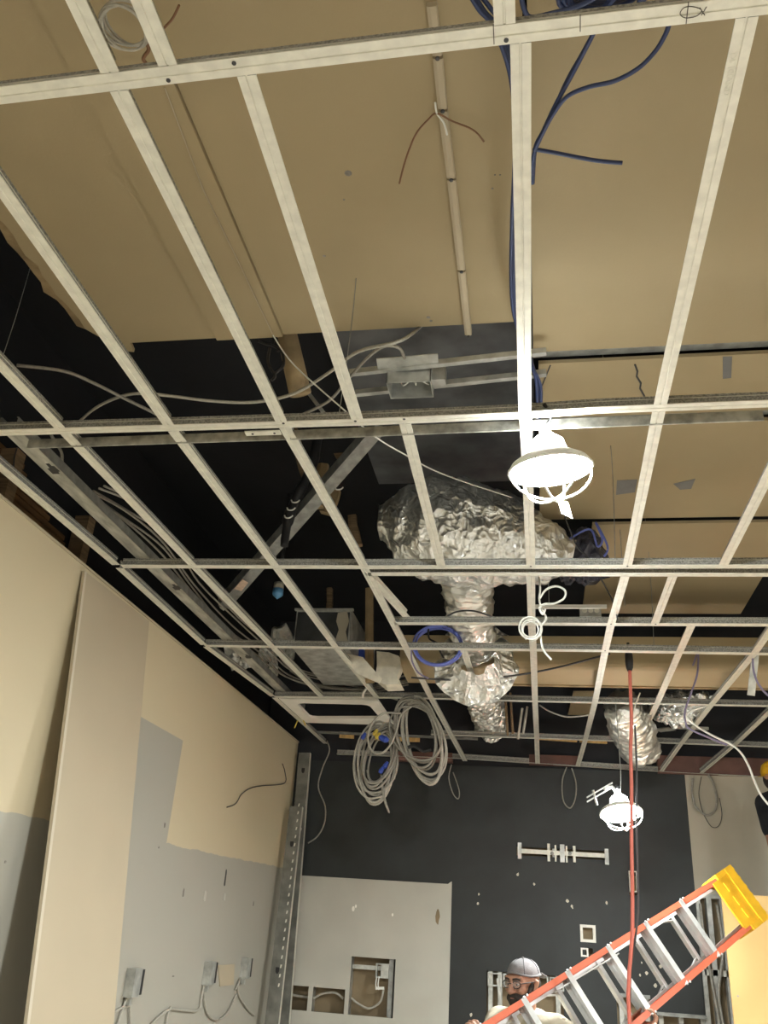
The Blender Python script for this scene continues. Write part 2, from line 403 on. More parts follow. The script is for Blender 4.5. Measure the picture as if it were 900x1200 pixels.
part('board_end_strip', box((-.03, YN, TZ-.012), (-.012, 2.62, TZ+.02)), tan2, ce)
for q in ([(723, 563), (747, 562), (744, 577), (722, 580)], [(789, 567), (815, 561), (810, 573), (797, 574)], [(847, 418), (858, 418), (857, 443), (847, 444)]):
    part('grey_patch', poly_plate([pz(x, y, TZ-.0012 if y > 500 else TZ-.0012) for x, y in q], (0, 0, 1), .001), tape, ce)
def ceil_line(pix, r, m, name, z): return part(name, tube([pz(x, y, z) for x, y in pix], r, 5, 0), m, ce)
ceil_line([(744, 427), (747, 435), (746, 441), (751, 449), (750, 455), (755, 464)], .004, darkcab, 'crack', TZ-.001)
ceil_line([(645, 428), (634, 455)], .003, darkcab, 'crack', TZ-.001)
part('lit_deck_strip', box((-.95, 2.62, DZ-.10), (.0, 4.6, DZ)), mat('lit_deck_grey', (.11, .115, .125), .85, 0, .35, 4, .3, 14), ce, label='paler strip of deck with lamp light painted in')  # deck coloured paler here to stand for lamp light and haze
# long track strips fixed on the tan board, with clip screws
tr = [(506, 0), (513, 62), (519, 124), (529, 205), (541, 313), (549, 389)]
for i in range(5):
    a, b = pz(*tr[i], TZ), pz(*tr[i+1], TZ); d = (b-a).normalized()
    part('surface_track', extr([(-.013, -.016), (-.004, -.020), (.010, -.020), (.013, -.016), (.013, 0), (-.013, 0)], a + d*.004, b - d*.004), sheetm, ce, label='painted surface track')
    q = b + V((0, 0, -.02)); part('track_screw', lathe([(.006, 0), (.006, -.004), (.002, -.005)], q, n=8), darkcab, ce)
ceil_line([(193, 103), (238, 222), (281, 310), (322, 397)], .0019, sheetm, 'ceiling_seam_wire', TZ-.016)
for x, y, r in ((408, 203, .012), (403, 234, .004), (577, 221, .004), (580, 205, .003), (586, 205, .003), (502, 372, .008), (505, 376, .006), (380, 300, .006)):
    p = pz(x, y, TZ-.0005); part('screw_hole', lathe([(r, 0), (r*.8, -.0012)], p, n=8), grime, ce)

# ================================================================== THE METAL CEILING GRID
PROF = [(x/1000, y/1000) for x, y in [(-19, 0), (-3, 0), (-2, 2.4), (1, 2.4), (2, 0), (19, 0), (19, 3), (1.2, 3.4), (1.2, 30), (4, 31), (4, 40), (-4, 40), (-4, 31), (-1.2, 30), (-1.2, 3.4), (-19, 3)]]
def tee_mesh(name, pts, prof=PROF):
    g = extr(prof, None, None, pts=pts); n = len(prof)
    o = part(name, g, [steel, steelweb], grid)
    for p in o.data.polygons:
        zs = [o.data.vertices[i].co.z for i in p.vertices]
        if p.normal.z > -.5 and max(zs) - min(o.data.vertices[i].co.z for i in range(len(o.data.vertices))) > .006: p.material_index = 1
    return o
grid = empty('ceiling_grid', 'suspended grid of bare galvanised metal tees spanning the whole room', 'ceiling grid', (-.4, 3.2, G))
rows = {  # main runners, pixel polylines along the flange centre
 1: [(-60, 119.5), (300, 76), (600, 40), (960, -2)],
 2: [(-60, 509), (225, 501), (425, 495), (610, 487), (700, 481), (960, 471)],
 3: [(143, 664), (430, 665), (960, 664)],
 31: [(428, 673), (960, 674)],
 4: [(462, 731), (960, 733)],
 5: [(240, 757), (440, 760), (700, 763), (960, 768)],
 6: [(322, 817), (480, 818), (620, 822), (960, 829)],
 7: [(505, 861), (760, 870), (960, 878)],
 8: [(395, 884), (540, 889), (800, 906), (905, 911)],
}
RO = {}
YA = YB-.045
def rp(k, x, y): return py(x, y, YA) if k == 8 else pz(x, y)
def row_pts(k):                          # the runners go on past the picture to the right wall
    P = [rp(k, x, y) for x, y in rows[k]]
    if k != 8: d = P[-1]-P[-2]; P.append(P[-1]+d*((XR-.02-P[-1].x)/d.x))
    return P
for k, pp in rows.items():
    RO[k] = tee_mesh('wall_runner' if k == 8 else 'main_runner', row_pts(k))
def row_y(k, X):
    P = row_pts(k)
    for a, b in zip(P, P[1:]):
        if a.x <= X <= b.x: return a.y + (b.y-a.y)*(X-a.x)/(b.x-a.x)
    return P[0].y if X < P[0].x else P[-1].y
def cross(a, b, ra=None, rb=None):
    """tee from pixel a to pixel b, trimmed so that it butts against runner ra / rb"""
    A, B = pz(*a), pz(*b); d = (B-A)
    if ra: yy = row_y(ra, A.x)+.020; A = A + d*((yy-A.y)/d.y)
    if rb == 8: B = py(*b, YA-.02); d = B-A
    elif rb: yy = row_y(rb, B.x)-.020; B = B + d*((yy-B.y)/d.y)
    return tee_mesh('cross_tee', [A, B])
CT = {}
CT['A1'] = cross((-75, 485), (138, 664), None, 3); cross((138, 664), (240, 757), 3, 5); cross((240, 757), (322, 818), 5, 6); cross((322, 818), (392, 881), 6, None)
cross((-60, 366), (75, 507), None, 2); cross((75, 507), (226, 663), 2, 3); cross((226, 663), (318, 757), 3, 5); cross((318, 757), (372, 812), 5, 6)
cross((-95, 85), (198, 499), None, 2); cross((198, 499), (322, 663), 2, 3); cross((322, 663), (392, 757), 3, 5); cross((392, 757), (437, 812), 5, 6)
cross((60, -60), (134, 96), None, 1); cross((134, 96), (330, 495), 1, 2); cross((330, 495), (426, 663), 2, 3); cross((430, 672), (476, 760), 3, 5); cross((476, 760), (505, 818), 5, 6); cross((505, 818), (545, 892), 6, 8)
cross((140, -60), (198, 80), None, 1); cross((286, 80), (417, 487), 1, 2); cross((474, 494), (517, 663), 2, 3); cross((543, 761), (562, 818), 5, 6)
cross((588, -60), (592, 36), None, 1); cross((610, 40), (615, 487), 1, 2); cross((616, 487), (622, 664), 2, 3); cross((622, 674), (623, 731), 31, 4); cross((623, 731), (625, 762), 4, 5); cross((625, 762), (627, 822), 5, 6); cross((627, 822), (629, 865), 6, 7); cross((629, 865), (630, 895), 7, 8)
CT['H1'] = cross((878, 10), (773, 478), 1, 2); cross((773, 478), (735, 664), 2, 3); cross((733, 674), (716, 732), 31, 4); cross((716, 732), (709, 764), 4, 5); cross((709, 764), (697, 824), 5, 6); cross((697, 824), (686, 867), 6, 7); cross((686, 867), (677, 898), 7, 8)
cross((960, 440), (847, 664), None, 3); cross((789, 674), (767, 732), 31, 4); cross((811, 732), (796, 765), 4, 5); cross((796, 765), (770, 825), 5, 6); cross((770, 825), (748, 870), 6, 7)
cross((930, 700), (884, 766), None, 5); cross((884, 766), (833, 827), 5, 6); cross((833, 827), (798, 872), 6, 7); cross((798, 872), (775, 904), 7, 8)
cross((960, 780), (860, 874), None, 7); cross((860, 874), (822, 906), 7, 8)
for ra, rb, X in ((1, 2, .77), (2, 3, 1.17), (31, 5, 1.96), (5, 6, 1.96), (6, 7, 2.1)):     # outside the picture
    while X < XR-.2:
        tee_mesh('cross_tee', [V((X, row_y(ra, X)+.02, G)), V((X, row_y(rb, X)-.02, G))]); X += .396
# splice plates, screws and pencil marks on the runners
for k, x in ((1, 195), (1, 276), (1, 593), (2, 333), (2, 417), (2, 474), (3, 735), (3, 622), (4, 716), (4, 768), (5, 709)):
    P = rows[k]; 
    for a, b in zip(P, P[1:]):
        if a[0] <= x <= b[0]: y = a[1]+(b[1]-a[1])*(x-a[0])/(b[0]-a[0])
    q = pz(x, y) + V((0, .010 if k == 1 and x != 276 else -.009, 0))
    part('screw', lathe([(.0045, .001), (.0045, -.0015), (.002, -.002)], q, n=10), darkcab, RO[k])
def mark(k, pix, closed=False): return part('pencil_mark', tube([pz(x, y, G-.0006) for x, y in pix], .0008, 4, 6, closed), ink, RO[k])
mark(1, [(797, 16), (802, 9), (812, 8), (822, 12), (816, 19), (803, 21)], True); mark(1, [(804, 28), (807, 2)]); mark(1, [(820, 9), (826, 18)]); mark(1, [(822, 18), (828, 8)]); mark(1, [(680, 17), (680, 37)]); mark(1, [(578, 28), (579, 52)])
sp = pz(308, 508, G-.006); part('splice_plate', box(sp+V((-.06, -.012, 0)), sp+V((.06, .012, .005))), steel, RO[2])
for d in (-.035, .04): part('screw', lathe([(.004, 0), (.004, -.002)], sp+V((d, 0, 0)), n=8), darkcab, RO[2])
# deep knurled backer channel hanging beside runner 2 (two lengths)
for x0, y0, x1, y1 in ((22, 516, 330, 505), (335, 505, 900, 481)):
    a, b = pz(x0, y0, G-.002), pz(x1, y1, G-.002)
    part('backer_channel', extr([(.0, -.0), (.0, -.036), (.004, -.036), (.004, .0)], a+V((0, .055, .034)), b+V((0, .055, .034))), mottled, grid)
# embossed lettering on the flange of the right-hand tee
def emboss(txt, pa, pb, size, parent):
    cu = bpy.data.curves.new('emb', 'FONT'); cu.body = txt; cu.size = size; cu.extrude = .0004; cu.align_x = 'LEFT'; cu.align_y = 'CENTER'
    o = bpy.data.objects.new('emb', cu); COL.objects.link(o); bpy.context.view_layer.update()
    me = bpy.data.meshes.new_from_object(o.evaluated_get(bpy.context.evaluated_depsgraph_get())); bpy.data.objects.remove(o)
    A, B = pz(*pa, G-.0007), pz(*pb, G-.0007); ex = (B-A).normalized(); ez = V((0, 0, -1)); ey = ez.cross(ex)
    wdt = max(v.co.x for v in me.vertices); sc = (B-A).length/wdt
    vs = [A + ex*(v.co.x*sc) + ey*v.co.y*1.0 + ez*v.co.z for v in me.vertices]; fs = [tuple(p.vertices) for p in me.polygons]
    part('embossed_letters', (vs, fs), steel, parent)
emboss('DE BRAND', (859.5, 62), (850.5, 112), .016, CT['H1'])
# loose tee piece slipped between the runners
a, b = pz(436, 679, G+.01), pz(476, 723, G+.01)
ls = single('loose_tee', extr(PROF, a, b), steel, 'short loose metal tee lying diagonally between two runners', 'metal channel')
# hanger wires carrying the runners from the deck
for k, X, lb in ((2, -1.9, 'thin hanger wire at the left end of the second runner'), (2, -.62, 'thin hanger wire beside the wrapped pipe on the second runner'), (3, .33, 'thin hanger wire right of the dark plastic wrap'), (5, .62, 'thin hanger wire over the soffit near the red cord')):
    Y = row_y(k, X); single('hanger_wire', tube([(X, Y, G+.041), (X+.012, Y+.004, G+.5), (X, Y, DZ)], .0016, 4, 4), steeldark, lb, 'wire')

# ================================================================== STEEL STUD, CABLES AND JUNK ABOVE THE GRID
# long mottled stud lying on the runners along the left wall
Z1 = G+.045
a, b = pz(8, 500, Z1+.0), pz(352, 832, Z1)
sd = empty('steel_stud', 'long mottled galvanised stud lying over the grid beside the left wall', 'metal stud', a)
part('web', extr([(-.035, 0), (.035, 0), (.035, .0015), (-.035, .0015)], a, b), mottled, sd)
part('flange', extr([(.0335, .0), (.035, .0), (.035, .040), (.028, .040), (.028, .0385), (.0335, .0385)], a, b), steeldark, sd)
part('flange', extr([(-.035, .0), (-.0335, .0), (-.0335, .0385), (-.028, .0385), (-.028, .040), (-.035, .040)], a, b), steeldark, sd)
for x, y in ((63, 551), (207, 689), (291, 770)):
    p = pz(x, y, Z1-.0008); d = (b-a).normalized(); s = d.cross(V((0, 0, 1)))
    part('knockout', poly_plate([p+d*l+s*t for l, t in ((-.05, -.006), (-.015, -.009), (-.012, -.02), (.03, -.02), (.03, .008), (.012, .012), (.012, .02), (-.03, .018), (-.032, .008), (-.05, .008))], (0, 0, 1), .001), black, sd)
# bundle of armoured cables along that stud
bundle = [(98, 578), (140, 606), (185, 645), (220, 690), (262, 737), (300, 770), (335, 795), (380, 808), (430, 811), (478, 802)]
words = ['outermost against the stud', 'second from the stud', 'third from the stud', 'fourth from the stud', 'fifth from the stud', 'furthest from the stud']
for i in range(6):
    o = [(i*4.5 + random.uniform(-3, 3), -i*3 + random.uniform(-4, 3)) for _ in bundle]
    cable('armoured_cable', [pz(x+o[j][0]*(1 if j < 6 else .4), y+o[j][1]*(1 if j < 6 else .8)+(0 if j else 4), G+.10+.012*i-(.03 if j == 0 else 0)) for j, (x, y) in enumerate(bundle)], .005, greycab, 'grey armoured cable sagging over the grid beside the stud, ' + words[i], 'armoured cables along the left stud')
for i, (pp, z, lb) in enumerate((
  ([(20, 428), (75, 435), (110, 449), (140, 464), (186, 487), (200, 500)], .38, 'grey cable arching down from the left edge in the dark void'),
  ([(92, 495), (112, 478), (140, 465), (165, 461), (200, 464), (250, 470), (300, 471), (345, 461), (385, 437), (420, 412), (470, 399), (498, 378)], .42, 'long grey cable crossing the dark void behind the tan board'),
  ([(352, 487), (385, 470), (405, 448), (430, 420), (450, 406), (468, 408), (474, 420)], .46, 'grey cable curving up to the junction box hanging on two rails'),
  ([(60, 510), (72, 530), (74, 545), (90, 570), (105, 590)], .20, 'thin grey cable looping behind the left stud near the runner'))):
    cable('armoured_cable', [pz(x, y, G+z+(.36 if y == 378 else 0)) for x, y in pp], .0065, greycab if i != 1 else greycab2, lb)
cable('thin_wire', [pz(0, 537, G+.06), pz(14, 552, G+.05), pz(17, 535, G+.2), pz(20, 525, G+.35)], .003, darkcab, 'short dark wire tied round the leftmost tee', cat='wire')
cable('pull_string', [pz(320, 393, TZ-.03), pz(345, 428, G+.45), pz(405, 482, G+.22), pz(440, 512, G+.16), pz(475, 533, G+.20), pz(520, 556, G+.28), pz(600, 583, G+.42)], .0028, whitepl, 'thin white string running diagonally from the tan board to the foil duct', cat='string')

# junction box carried on two rails
jz = G+.42
jb = empty('junction_box', 'open grey junction box carried on two thin rails above the grid', 'junction box', pz(480, 455, jz))
for x0, y0, x1, y1 in ((410, 437, 640, 412), (417, 461, 640, 437)):
    part('rail', obox(pz(x0, y0, jz+.06), pz(x1, y1, jz+.06), .022, .022), zinc, jb)
q = [pz(x, y, jz+.055) for x, y in ((441, 421), (513, 415), (514, 430), (443, 435))]
part('mounting_plate', poly_plate(q, (0, 0, 1), .004), zinc, jb)
q = [pz(x, y, jz) for x, y in ((451, 446), (506, 442), (508, 468), (458, 472))]
ctr = sum(q, V())/4; hx, hy = .085, .055
bx = [box(ctr+V((-hx, -hy, 0)), ctr+V((-hx+.003, hy, .11))), box(ctr+V((hx-.003, -hy, 0)), ctr+V((hx, hy, .11))), box(ctr+V((-hx, hy-.003, 0)), ctr+V((hx, hy, .11))), box(ctr+V((-hx, -hy, 0)), ctr+V((hx, -hy+.003, .11))), box(ctr+V((-hx, -hy, .107)), ctr+V((hx, hy, .11)))]
part('box_body', join(*bx), zinc, jb)
for i in range(3):
    a = ctr+V((-.05+.05*i, .04, .08)); part('wire_tail', tube([a, a+V((.02, -.03, -.05)), a+V((.05-.03*i, -.05, -.04)), a+V((.06-.04*i, -.07, -.02))], .0025, 5), whitepl, jb)
part('side_bracket', box(ctr+V((hx, -.02, .03)), ctr+V((hx+.05, .03, .10))), zinc, jb)

# hanging tan pipe wrap and black strap beside the pull string
a, b = py(332, 372, 2.66), py(352, 462, 2.78)
single('wrapped_pipe', lathe([(.036, 0), (.04, .06), (.043, .2), (.045, (b-a).length)], a, (b-a), 14), tan2, 'tan paper wrapped pipe dropping behind the torn ceiling board', 'pipe', smooth=True)
bs = empty('cable_strap', 'black plastic straps and wires bunched on the wrapped pipe', 'cable ties', py(322, 405, 2.6))
for i, pp in enumerate(([(303, 400), (318, 404), (323, 394), (326, 412)], [(318, 404), (330, 412), (332, 428), (322, 438)], [(316, 408), (314, 425), (322, 440), (318, 446)])):
    part('strap', tube([py(x, y, 2.6-.01*i) for x, y in pp], .006, 6), black, bs)
a, b = py(355, 452, 3.0), py(384, 490, 3.0)
single('threaded_bracket', obox(a, b, .03, .012), zinc, 'short slotted metal bracket hanging beside the wrapped pipe', 'bracket')

# diagonal brace with a paper tag
a, b = pz(448, 500, G+.75), pz(262, 712, G+.20)
br = empty('diagonal_brace', 'grey diagonal angle brace crossing the dark void above the grid', 'brace', b)
part('angle_iron', extr([(-.035, 0), (.035, 0), (.035, .005), (-.030, .005), (-.030, .06), (-.035, .06)], a, b), steeldark, br)
d = (b-a).normalized(); s = d.cross(V((0, 0, 1))).normalized(); p = pz(285, 683, G+.27)
q = [pz(x, y, G+.262) for x, y in ((284, 679), (291, 683), (277, 700), (270, 695))]
part('paper_tag', poly_plate(q, (0, 0, 1), .001), tagm, br, label='pale paper tag')
q = [pz(x, y, G+.225) for x, y in ((264, 706), (270, 709), (262, 716), (257, 712))]
part('bracket_foot', poly_plate(q, (0, 0, 1), .02), zinc, br)
hz = empty('corrugated_hose', 'black corrugated hose with white clips hanging beside the brace', 'hose', py(338, 610, 4.0))
P = [py(x, y, 3.9) for x, y in ((372, 510), (368, 535), (358, 562), (345, 588), (337, 612), (333, 640))]
part('hose_body', tube(P, .026, 10, radii=[.03, .028, .032, .024, .03, .024, .03, .022, .02]), black, hz, True)
for x, y in ((346, 588), (341, 597), (338, 606), (397, 573)):
    p = py(x, y, 3.86); part('clip', tube([p+V((-.022, 0, .01)), p+V((-.01, -.01, -.008)), p+V((.012, -.01, -.008)), p+V((.022, 0, .008))], .004, 6), whitepl, hz)
# old joist stubs and blocks
for i, (x0, y0, x1, y1, wd, Y, lb) in enumerate((
  (343, 505, 358, 560, .05, 4.1, 'brown joist stub dropping behind the second runner'),
  (378, 545, 372, 595, .06, 4.15, 'tan splintered wood block beside the diagonal brace'),
  (392, 575, 383, 602, .07, 4.2, 'short pale wood block under the diagonal brace'),
  (412, 605, 420, 640, .05, 4.6, 'small brown post stub left of the foil duct'),
  (386, 690, 385, 745, .035, 5.2, 'thin rusty post hanging behind the sheet metal box'),
  (433, 690, 434, 800, .05, 5.3, 'long brown post beside the broken plaster'),
  (395, 515, 412, 540, .13, 4.4, 'crumbling brown board stub under the deck'))):
    a, b = py(x0, y0, Y), py(x1, y1, Y); n = 6; vs, fs = [], []
    g = extr([(-wd/2, -.02), (-wd*.1, -.026), (wd/2, -.02), (wd*.55, .0), (wd/2, .02), (-wd/2, .02)], a, b, V((0, 1, 0)), pts=[a + (b-a)*t + V((random.uniform(-.006, .006), 0, 0)) for t in (0, .3, .55, .8, 1)])
    single('wood_stub', g, brownwood if i in (0, 3, 4, 6) else tan2, lb, 'wood block')

# ================================================================== FOIL DUCTS, SOFFIT AND BOXES
def crumple(geo, amp, sc, seed=0):
    vs, fs = geo; n = len(vs); nr = [V() for _ in range(n)]
    for f in fs:
        if len(f) > 8: continue
        a = (vs[f[1]]-vs[f[0]]).cross(vs[f[-1]]-vs[f[0]])
        for i in f: nr[i] += a
    out = []
    for i, v in enumerate(vs):
        q = v*sc + V((seed, seed*2, 0)); k = abs(noise.noise(q))*1.3 + .6*abs(noise.noise(q*2.3)) + .35*noise.noise(q*5) - .6
        nn = nr[i].normalized() if nr[i].length > 1e-12 else V()
        out.append(v + nn*amp*k)
    return out, fs
def duct(P, rad, n=40, ring=.014, ribs=0., cap=True):
    """flexible duct: dense rings along P, rad = radius per control point"""
    C = smooth_pts(P, 24); m = len(C); L = [0]
    for a, b in zip(C, C[1:]): L.append(L[-1]+(b-a).length)
    N = max(8, int(L[-1]/ring)); pts, rs = [], []
    j = 0
    for i in range(N+1):
        t = L[-1]*i/N
        while j < m-2 and L[j+1] < t: j += 1
        s = (t-L[j])/max(1e-9, L[j+1]-L[j]); pts.append(C[j].lerp(C[j+1], s))
        u = i/N*(len(rad)-1); k = min(int(u), len(rad)-2); e = u-k; e = e*e*(3-2*e)
        r = rad[k]*(1-e)+rad[k+1]*e
        rs.append(r*(1 + ribs*math.sin(t/.045*2*math.pi)))
    return tube(pts, 1, n, 0, False, rs)
big = [(446, 612), (462, 612), (492, 616), (540, 624), (590, 634), (630, 645), (662, 652), (672, 654)]
g = duct([py(x, y, 4.25) for x, y in big], [.10, .23, .295, .30, .275, .22, .18, .10], 64, .012)
fd = empty('foil_duct', 'large crumpled foil wrapped duct trunk above the grid', 'duct', py(550, 690, 4.25))
part('foil_wrap', crumple(g, .03, 6, 3), foil, fd, True)
p = py(462, 638, 4.05); part('foil_tape', obox(p+V((-.02, 0, .03)), p+V((.03, 0, -.01)), .03, .006), steeldark, fd)
f1 = empty('flexible_duct', 'ribbed foil flexible duct running from the trunk to the tan soffit', 'duct', pz(552, 740, G+.1))
g = duct([pz(548, 676, G+.33), pz(549, 705, G+.26), pz(552, 735, G+.2), pz(556, 760, G+.17), py(560, 778, 5.24)], [.14, .135, .13, .125, .125], 48, .011, .05)
part('duct_hose', crumple(g, .026, 9, 9), foil2, f1, True)
c = py(557, 776, 5.2); part('foil_collar', crumple(lathe([(.12, -.16), (.17, -.06), (.25, .0), (.27, .012)], c, V((0, 1, 0)), 48, False), .04, 12, 4), foil, f1, label='flared foil collar on the soffit')
f2 = single('flexible_duct', crumple(duct([pz(562, 796, G+.20), pz(568, 822, G+.19), pz(574, 842, G+.185), pz(576, 851, G+.18)], [.135, .13, .135, .13], 44, .012, .05), .028, 11, 5), foil2, 'foil flexible duct continuing behind the tan soffit toward the black wall', 'duct')
f3 = empty('flexible_duct', 'crumpled foil flexible duct bending down behind the red cord', 'duct', pz(745, 880, G+.1))
part('duct_hose', crumple(duct([py(728, 828, 6.0), py(738, 846, 6.25), py(745, 866, 6.5), py(749, 882, 6.65)], [.12, .15, .15, .13], 44, .012, .05), .03, 9, 8), foil2, f3, True)
single('foil_batt', crumple(duct([pz(764, 836, G+.10), pz(790, 829, G+.12), pz(815, 824, G+.13), pz(838, 818, G+.15)], [.06, .12, .10, .03], 40, .012), .06, 9, 13), foil, 'crumpled foil faced insulation batt hanging right of the red cord', 'insulation')
dk = single('dark_wrap', crumple(duct([py(662, 640, 4.3), py(680, 655, 4.35), py(690, 670, 4.4), py(697, 683, 4.42)], [.12, .16, .13, .07], 40, .014, .03), .05, 10, 17), foildark, 'dark crumpled plastic wrap beside the end of the foil trunk', 'plastic wrap')
# tan soffit with rounded lower edge
r = .05; x0 = py(468, 780, 5.2).x; x1 = XR
prof = [(5.6, G+.05)] + [(5.2+r-r*math.sin(k*math.pi/12), G+.05+r-r*math.cos(k*math.pi/12)) for k in range(7)] + [(5.2, G+.25), (5.6, G+.25)]
n = len(prof); vs = [V((x, y, z)) for x in (x0, x1) for y, z in prof]
fs = [(k, (k+1) % n, n+(k+1) % n, n+k) for k in range(n)] + [tuple(range(n-1, -1, -1)), tuple(range(n, 2*n))]
so = single('soffit', (vs, fs), tan, 'long tan painted soffit beam crossing above the far grid', 'soffit')
part('drip_edge', box((py(740, 805, 5.6).x-1.2, 5.58, G+.042), (XR, 5.61, G+.052)), tan2, so)
sg = cable('sagging_line', [py(x, y, 5.17) for x, y in ((482, 794), (540, 797), (600, 792), (650, 783), (700, 770), (715, 766))], .006, darkcab, 'dark line sagging along the front of the tan soffit')  # thin dark line drawn along the soffit front
# broken plaster at the soffit's left end
q = [py(x, y, 5.15) for x, y in ((440, 762), (456, 763), (468, 768), (471, 782), (466, 792), (470, 803), (452, 804), (440, 797), (441, 780))]
single('plaster_chunk', crumple(poly_plate(q, (0, 1, 0), .10), .02, 12, 3), plaster, 'broken white plaster chunk at the left end of the tan soffit', 'plaster')
q = [py(x, y, 5.0) for x, y in ((403, 765), (425, 770), (447, 795), (444, 800), (420, 790), (408, 778))]
single('broken_board', poly_plate(q, (0, 1, 0), .02), plaster, 'splintered cream board sloping into the broken plaster', 'board')
q = [py(x, y, 5.3) for x, y in ((410, 760), (426, 760), (427, 770), (412, 768))]
single('blue_box', poly_plate(q, (0, 1, 0), .08), bluep, 'small blue electrical box behind the splintered board', 'electrical box')
q = [pz(x, y, G+.30) for x, y in ((672, 812), (700, 812), (694, 846), (664, 844))]
single('tan_board', poly_plate(q, (0, 0, 1), .016), tan, 'loose tan board hanging behind the soffit near the red cord', 'board')
# sheet metal box
a, b = py(343, 760, 5.0), py(412, 718, 5.0)
mb = empty('sheet_metal_box', 'dark sheet metal duct box above the white trim frame', 'duct box', (a.x, 5.0, a.z))
part('housing', box((a.x, 5.0, a.z), (b.x, 5.85, b.z+.02)), zinc, mb)
part('front_panel', box((a.x+.01, 4.992, a.z+.01), (b.x-.01, 5.0, b.z)), mat('dark_front_steel', (.06, .065, .07), .5, .3, .3, 6), mb)  # front face coloured darker than the rest of the box
q = [py(x, y, 4.985) for x, y in ((396, 718), (407, 717), (409, 728), (405, 740), (408, 754), (392, 752), (397, 738), (394, 728))]
part('torn_paper', poly_plate(q, (0, 1, 0), .004), beigew, mb)
part('rim', box((a.x-.012, 4.985, b.z+.012), (b.x+.012, 5.01, b.z+.024)), zinc, mb)
# white trim frame lying on the grid
O = [(327, 819), (442, 821), (462, 850), (358, 847)]; I = [(347, 824), (432, 826), (446, 842), (364, 842)]
o_ = [pz(x, y, G+.004) for x, y in O]; i_ = []
ic = [pz(x, y, G+.004) for x, y in I]
for k in range(4):                       # rounded inner corners
    p, a, b = ic[k], ic[k-1], ic[(k+1) % 4]
    da, db = (a-p).normalized(), (b-p).normalized(); rr = .05
    i_ += [p+da*rr, p+da*rr*.3+db*rr*.3, p+db*rr]
vs = []; fs = []
for z in (0, .02): vs += [v+V((0, 0, z)) for v in o_+i_]
for k in range(4):
    k2 = (k+1) % 4; 
    for o in (0, 16):
        ring = (o+k, o+k2, o+4+3*k2, o+4+3*k+2); fs.append(ring); fs.append((o+k, o+4+3*k+2, o+4+3*k+1)); fs.append((o+k, o+4+3*k+1, o+4+3*k))
    fs.append((k, k2, 16+k2, 16+k))
for k in range(12): k2 = (k+1) % 12; fs.append((4+k, 4+k2, 20+k2, 20+k))
single('trim_frame', (vs, fs), white, 'white rectangular trim frame set on the grid near the left corner', 'frame')
# loose angle strips under/behind that frame
for x0, y0, x1, y1, z, m_, lb in ((372, 858, 560, 866, .02, steeldark, 'dull steel angle strip behind the white trim frame'), (385, 875, 400, 884, -.002, zinc, 'short shiny track end hooked at the far left corner'),
                                   (395, 885, 425, 888, -.012, zinc, 'bent foil coloured track clip under the far left runner')):
    single('angle_strip', obox(pz(x0, y0, G+z), pz(x1, y1, G+z), .05, .012), m_, lb, 'metal strip')
for x0, y0, x1, y1, lb in ((630, 863, 676, 866, 'yellow pine batten with printed marks between the far tees'), (679, 866, 711, 868, 'short yellow pine batten left of the red cord'), (398, 861, 415, 862, 'stub of yellow pine batten behind the cable coils'), (440, 864, 492, 866, 'yellow pine batten behind the grey cable coils')):
    a, b = pz(x0, y0, G+.03), pz(x1, y1, G+.03)
    bt = single('pine_batten', obox(a, b, .02, .05), wood, lb, 'wood batten')
    if x0 == 630:
        for k in range(9):
            q = a.lerp(b, .28+.05*k)+V((0, -.0105, random.uniform(-.006, .006))); part('stamp_mark', box(q+V((-.007, -.0006, -.004)), q+V((.006, 0, .004))), ink, bt)
# foil backed insulation scraps by the left stud
for i, (pp, lb) in enumerate((([(262, 760), (285, 757), (300, 773), (294, 782), (272, 784)], 'shiny insulation scrap lying between the stud and the left wall'), ([(303, 765), (318, 762), (326, 790), (310, 788)], 'shiny insulation scrap right of the long stud'), ([(318, 742), (338, 738), (345, 770), (322, 768)], 'dark crumpled insulation scrap beside the sheet metal box'))):
    c = sum((pz(x, y, G+.16) for x, y in pp), V())/len(pp); ring = [pz(x, y, G+.16) for x, y in pp]
    R_ = [V(p) for p in smooth_pts(ring, 5, True)]; nn = len(R_)
    vs = []; fs = []
    for k in range(7):
        for p in R_: q = c.lerp(p, (k+1)/7); vs.append(q+V((0, 0, .035*noise.noise(q*25)+.02*noise.noise(q*60))))
    for k in range(6):
        for j in range(nn): fs.append((k*nn+j, k*nn+(j+1) % nn, (k+1)*nn+(j+1) % nn, (k+1)*nn+j))
    o = len(vs); vs += [v+V((0, 0, .012)) for v in vs]; fs += [tuple(i_+o for i_ in reversed(f)) for f in fs]
    single('insulation_scrap', (vs, fs), foil if i < 2 else steeldark, lb, 'insulation')
# conduit with box between runners
cb = empty('outlet_box', 'knockout patterned steel outlet box on a short white rail', 'electrical box', pz(694, 716, G+.15))
part('rail', obox(pz(623, 711, G+.15), pz(711, 711, G+.15), .018, .018), whitepl, cb)
a, b = py(680, 722, 4.62), py(704, 709, 4.62); part('box_body', box((a.x, 4.62, a.z), (b.x, 4.70, b.z)), zinc, cb)
for k in range(3):
    part('knockout', lathe([(.014, 0), (.014, -.003), (.009, -.003), (.009, -.001)], V((a.x+(b.x-a.x)*(.22+.29*k), 4.62, (a.z+b.z)/2)), V((0, 1, 0)), 12), steel, cb)
for x, zt_ in ((.06, DZ), (.45, TZ-.004)):
    yr = pz(660, 711, G+.15).y; part('hanger_wire', cyl((x, yr, G+.155), (x, yr, zt_), .002, n=6), steeldark, cb)
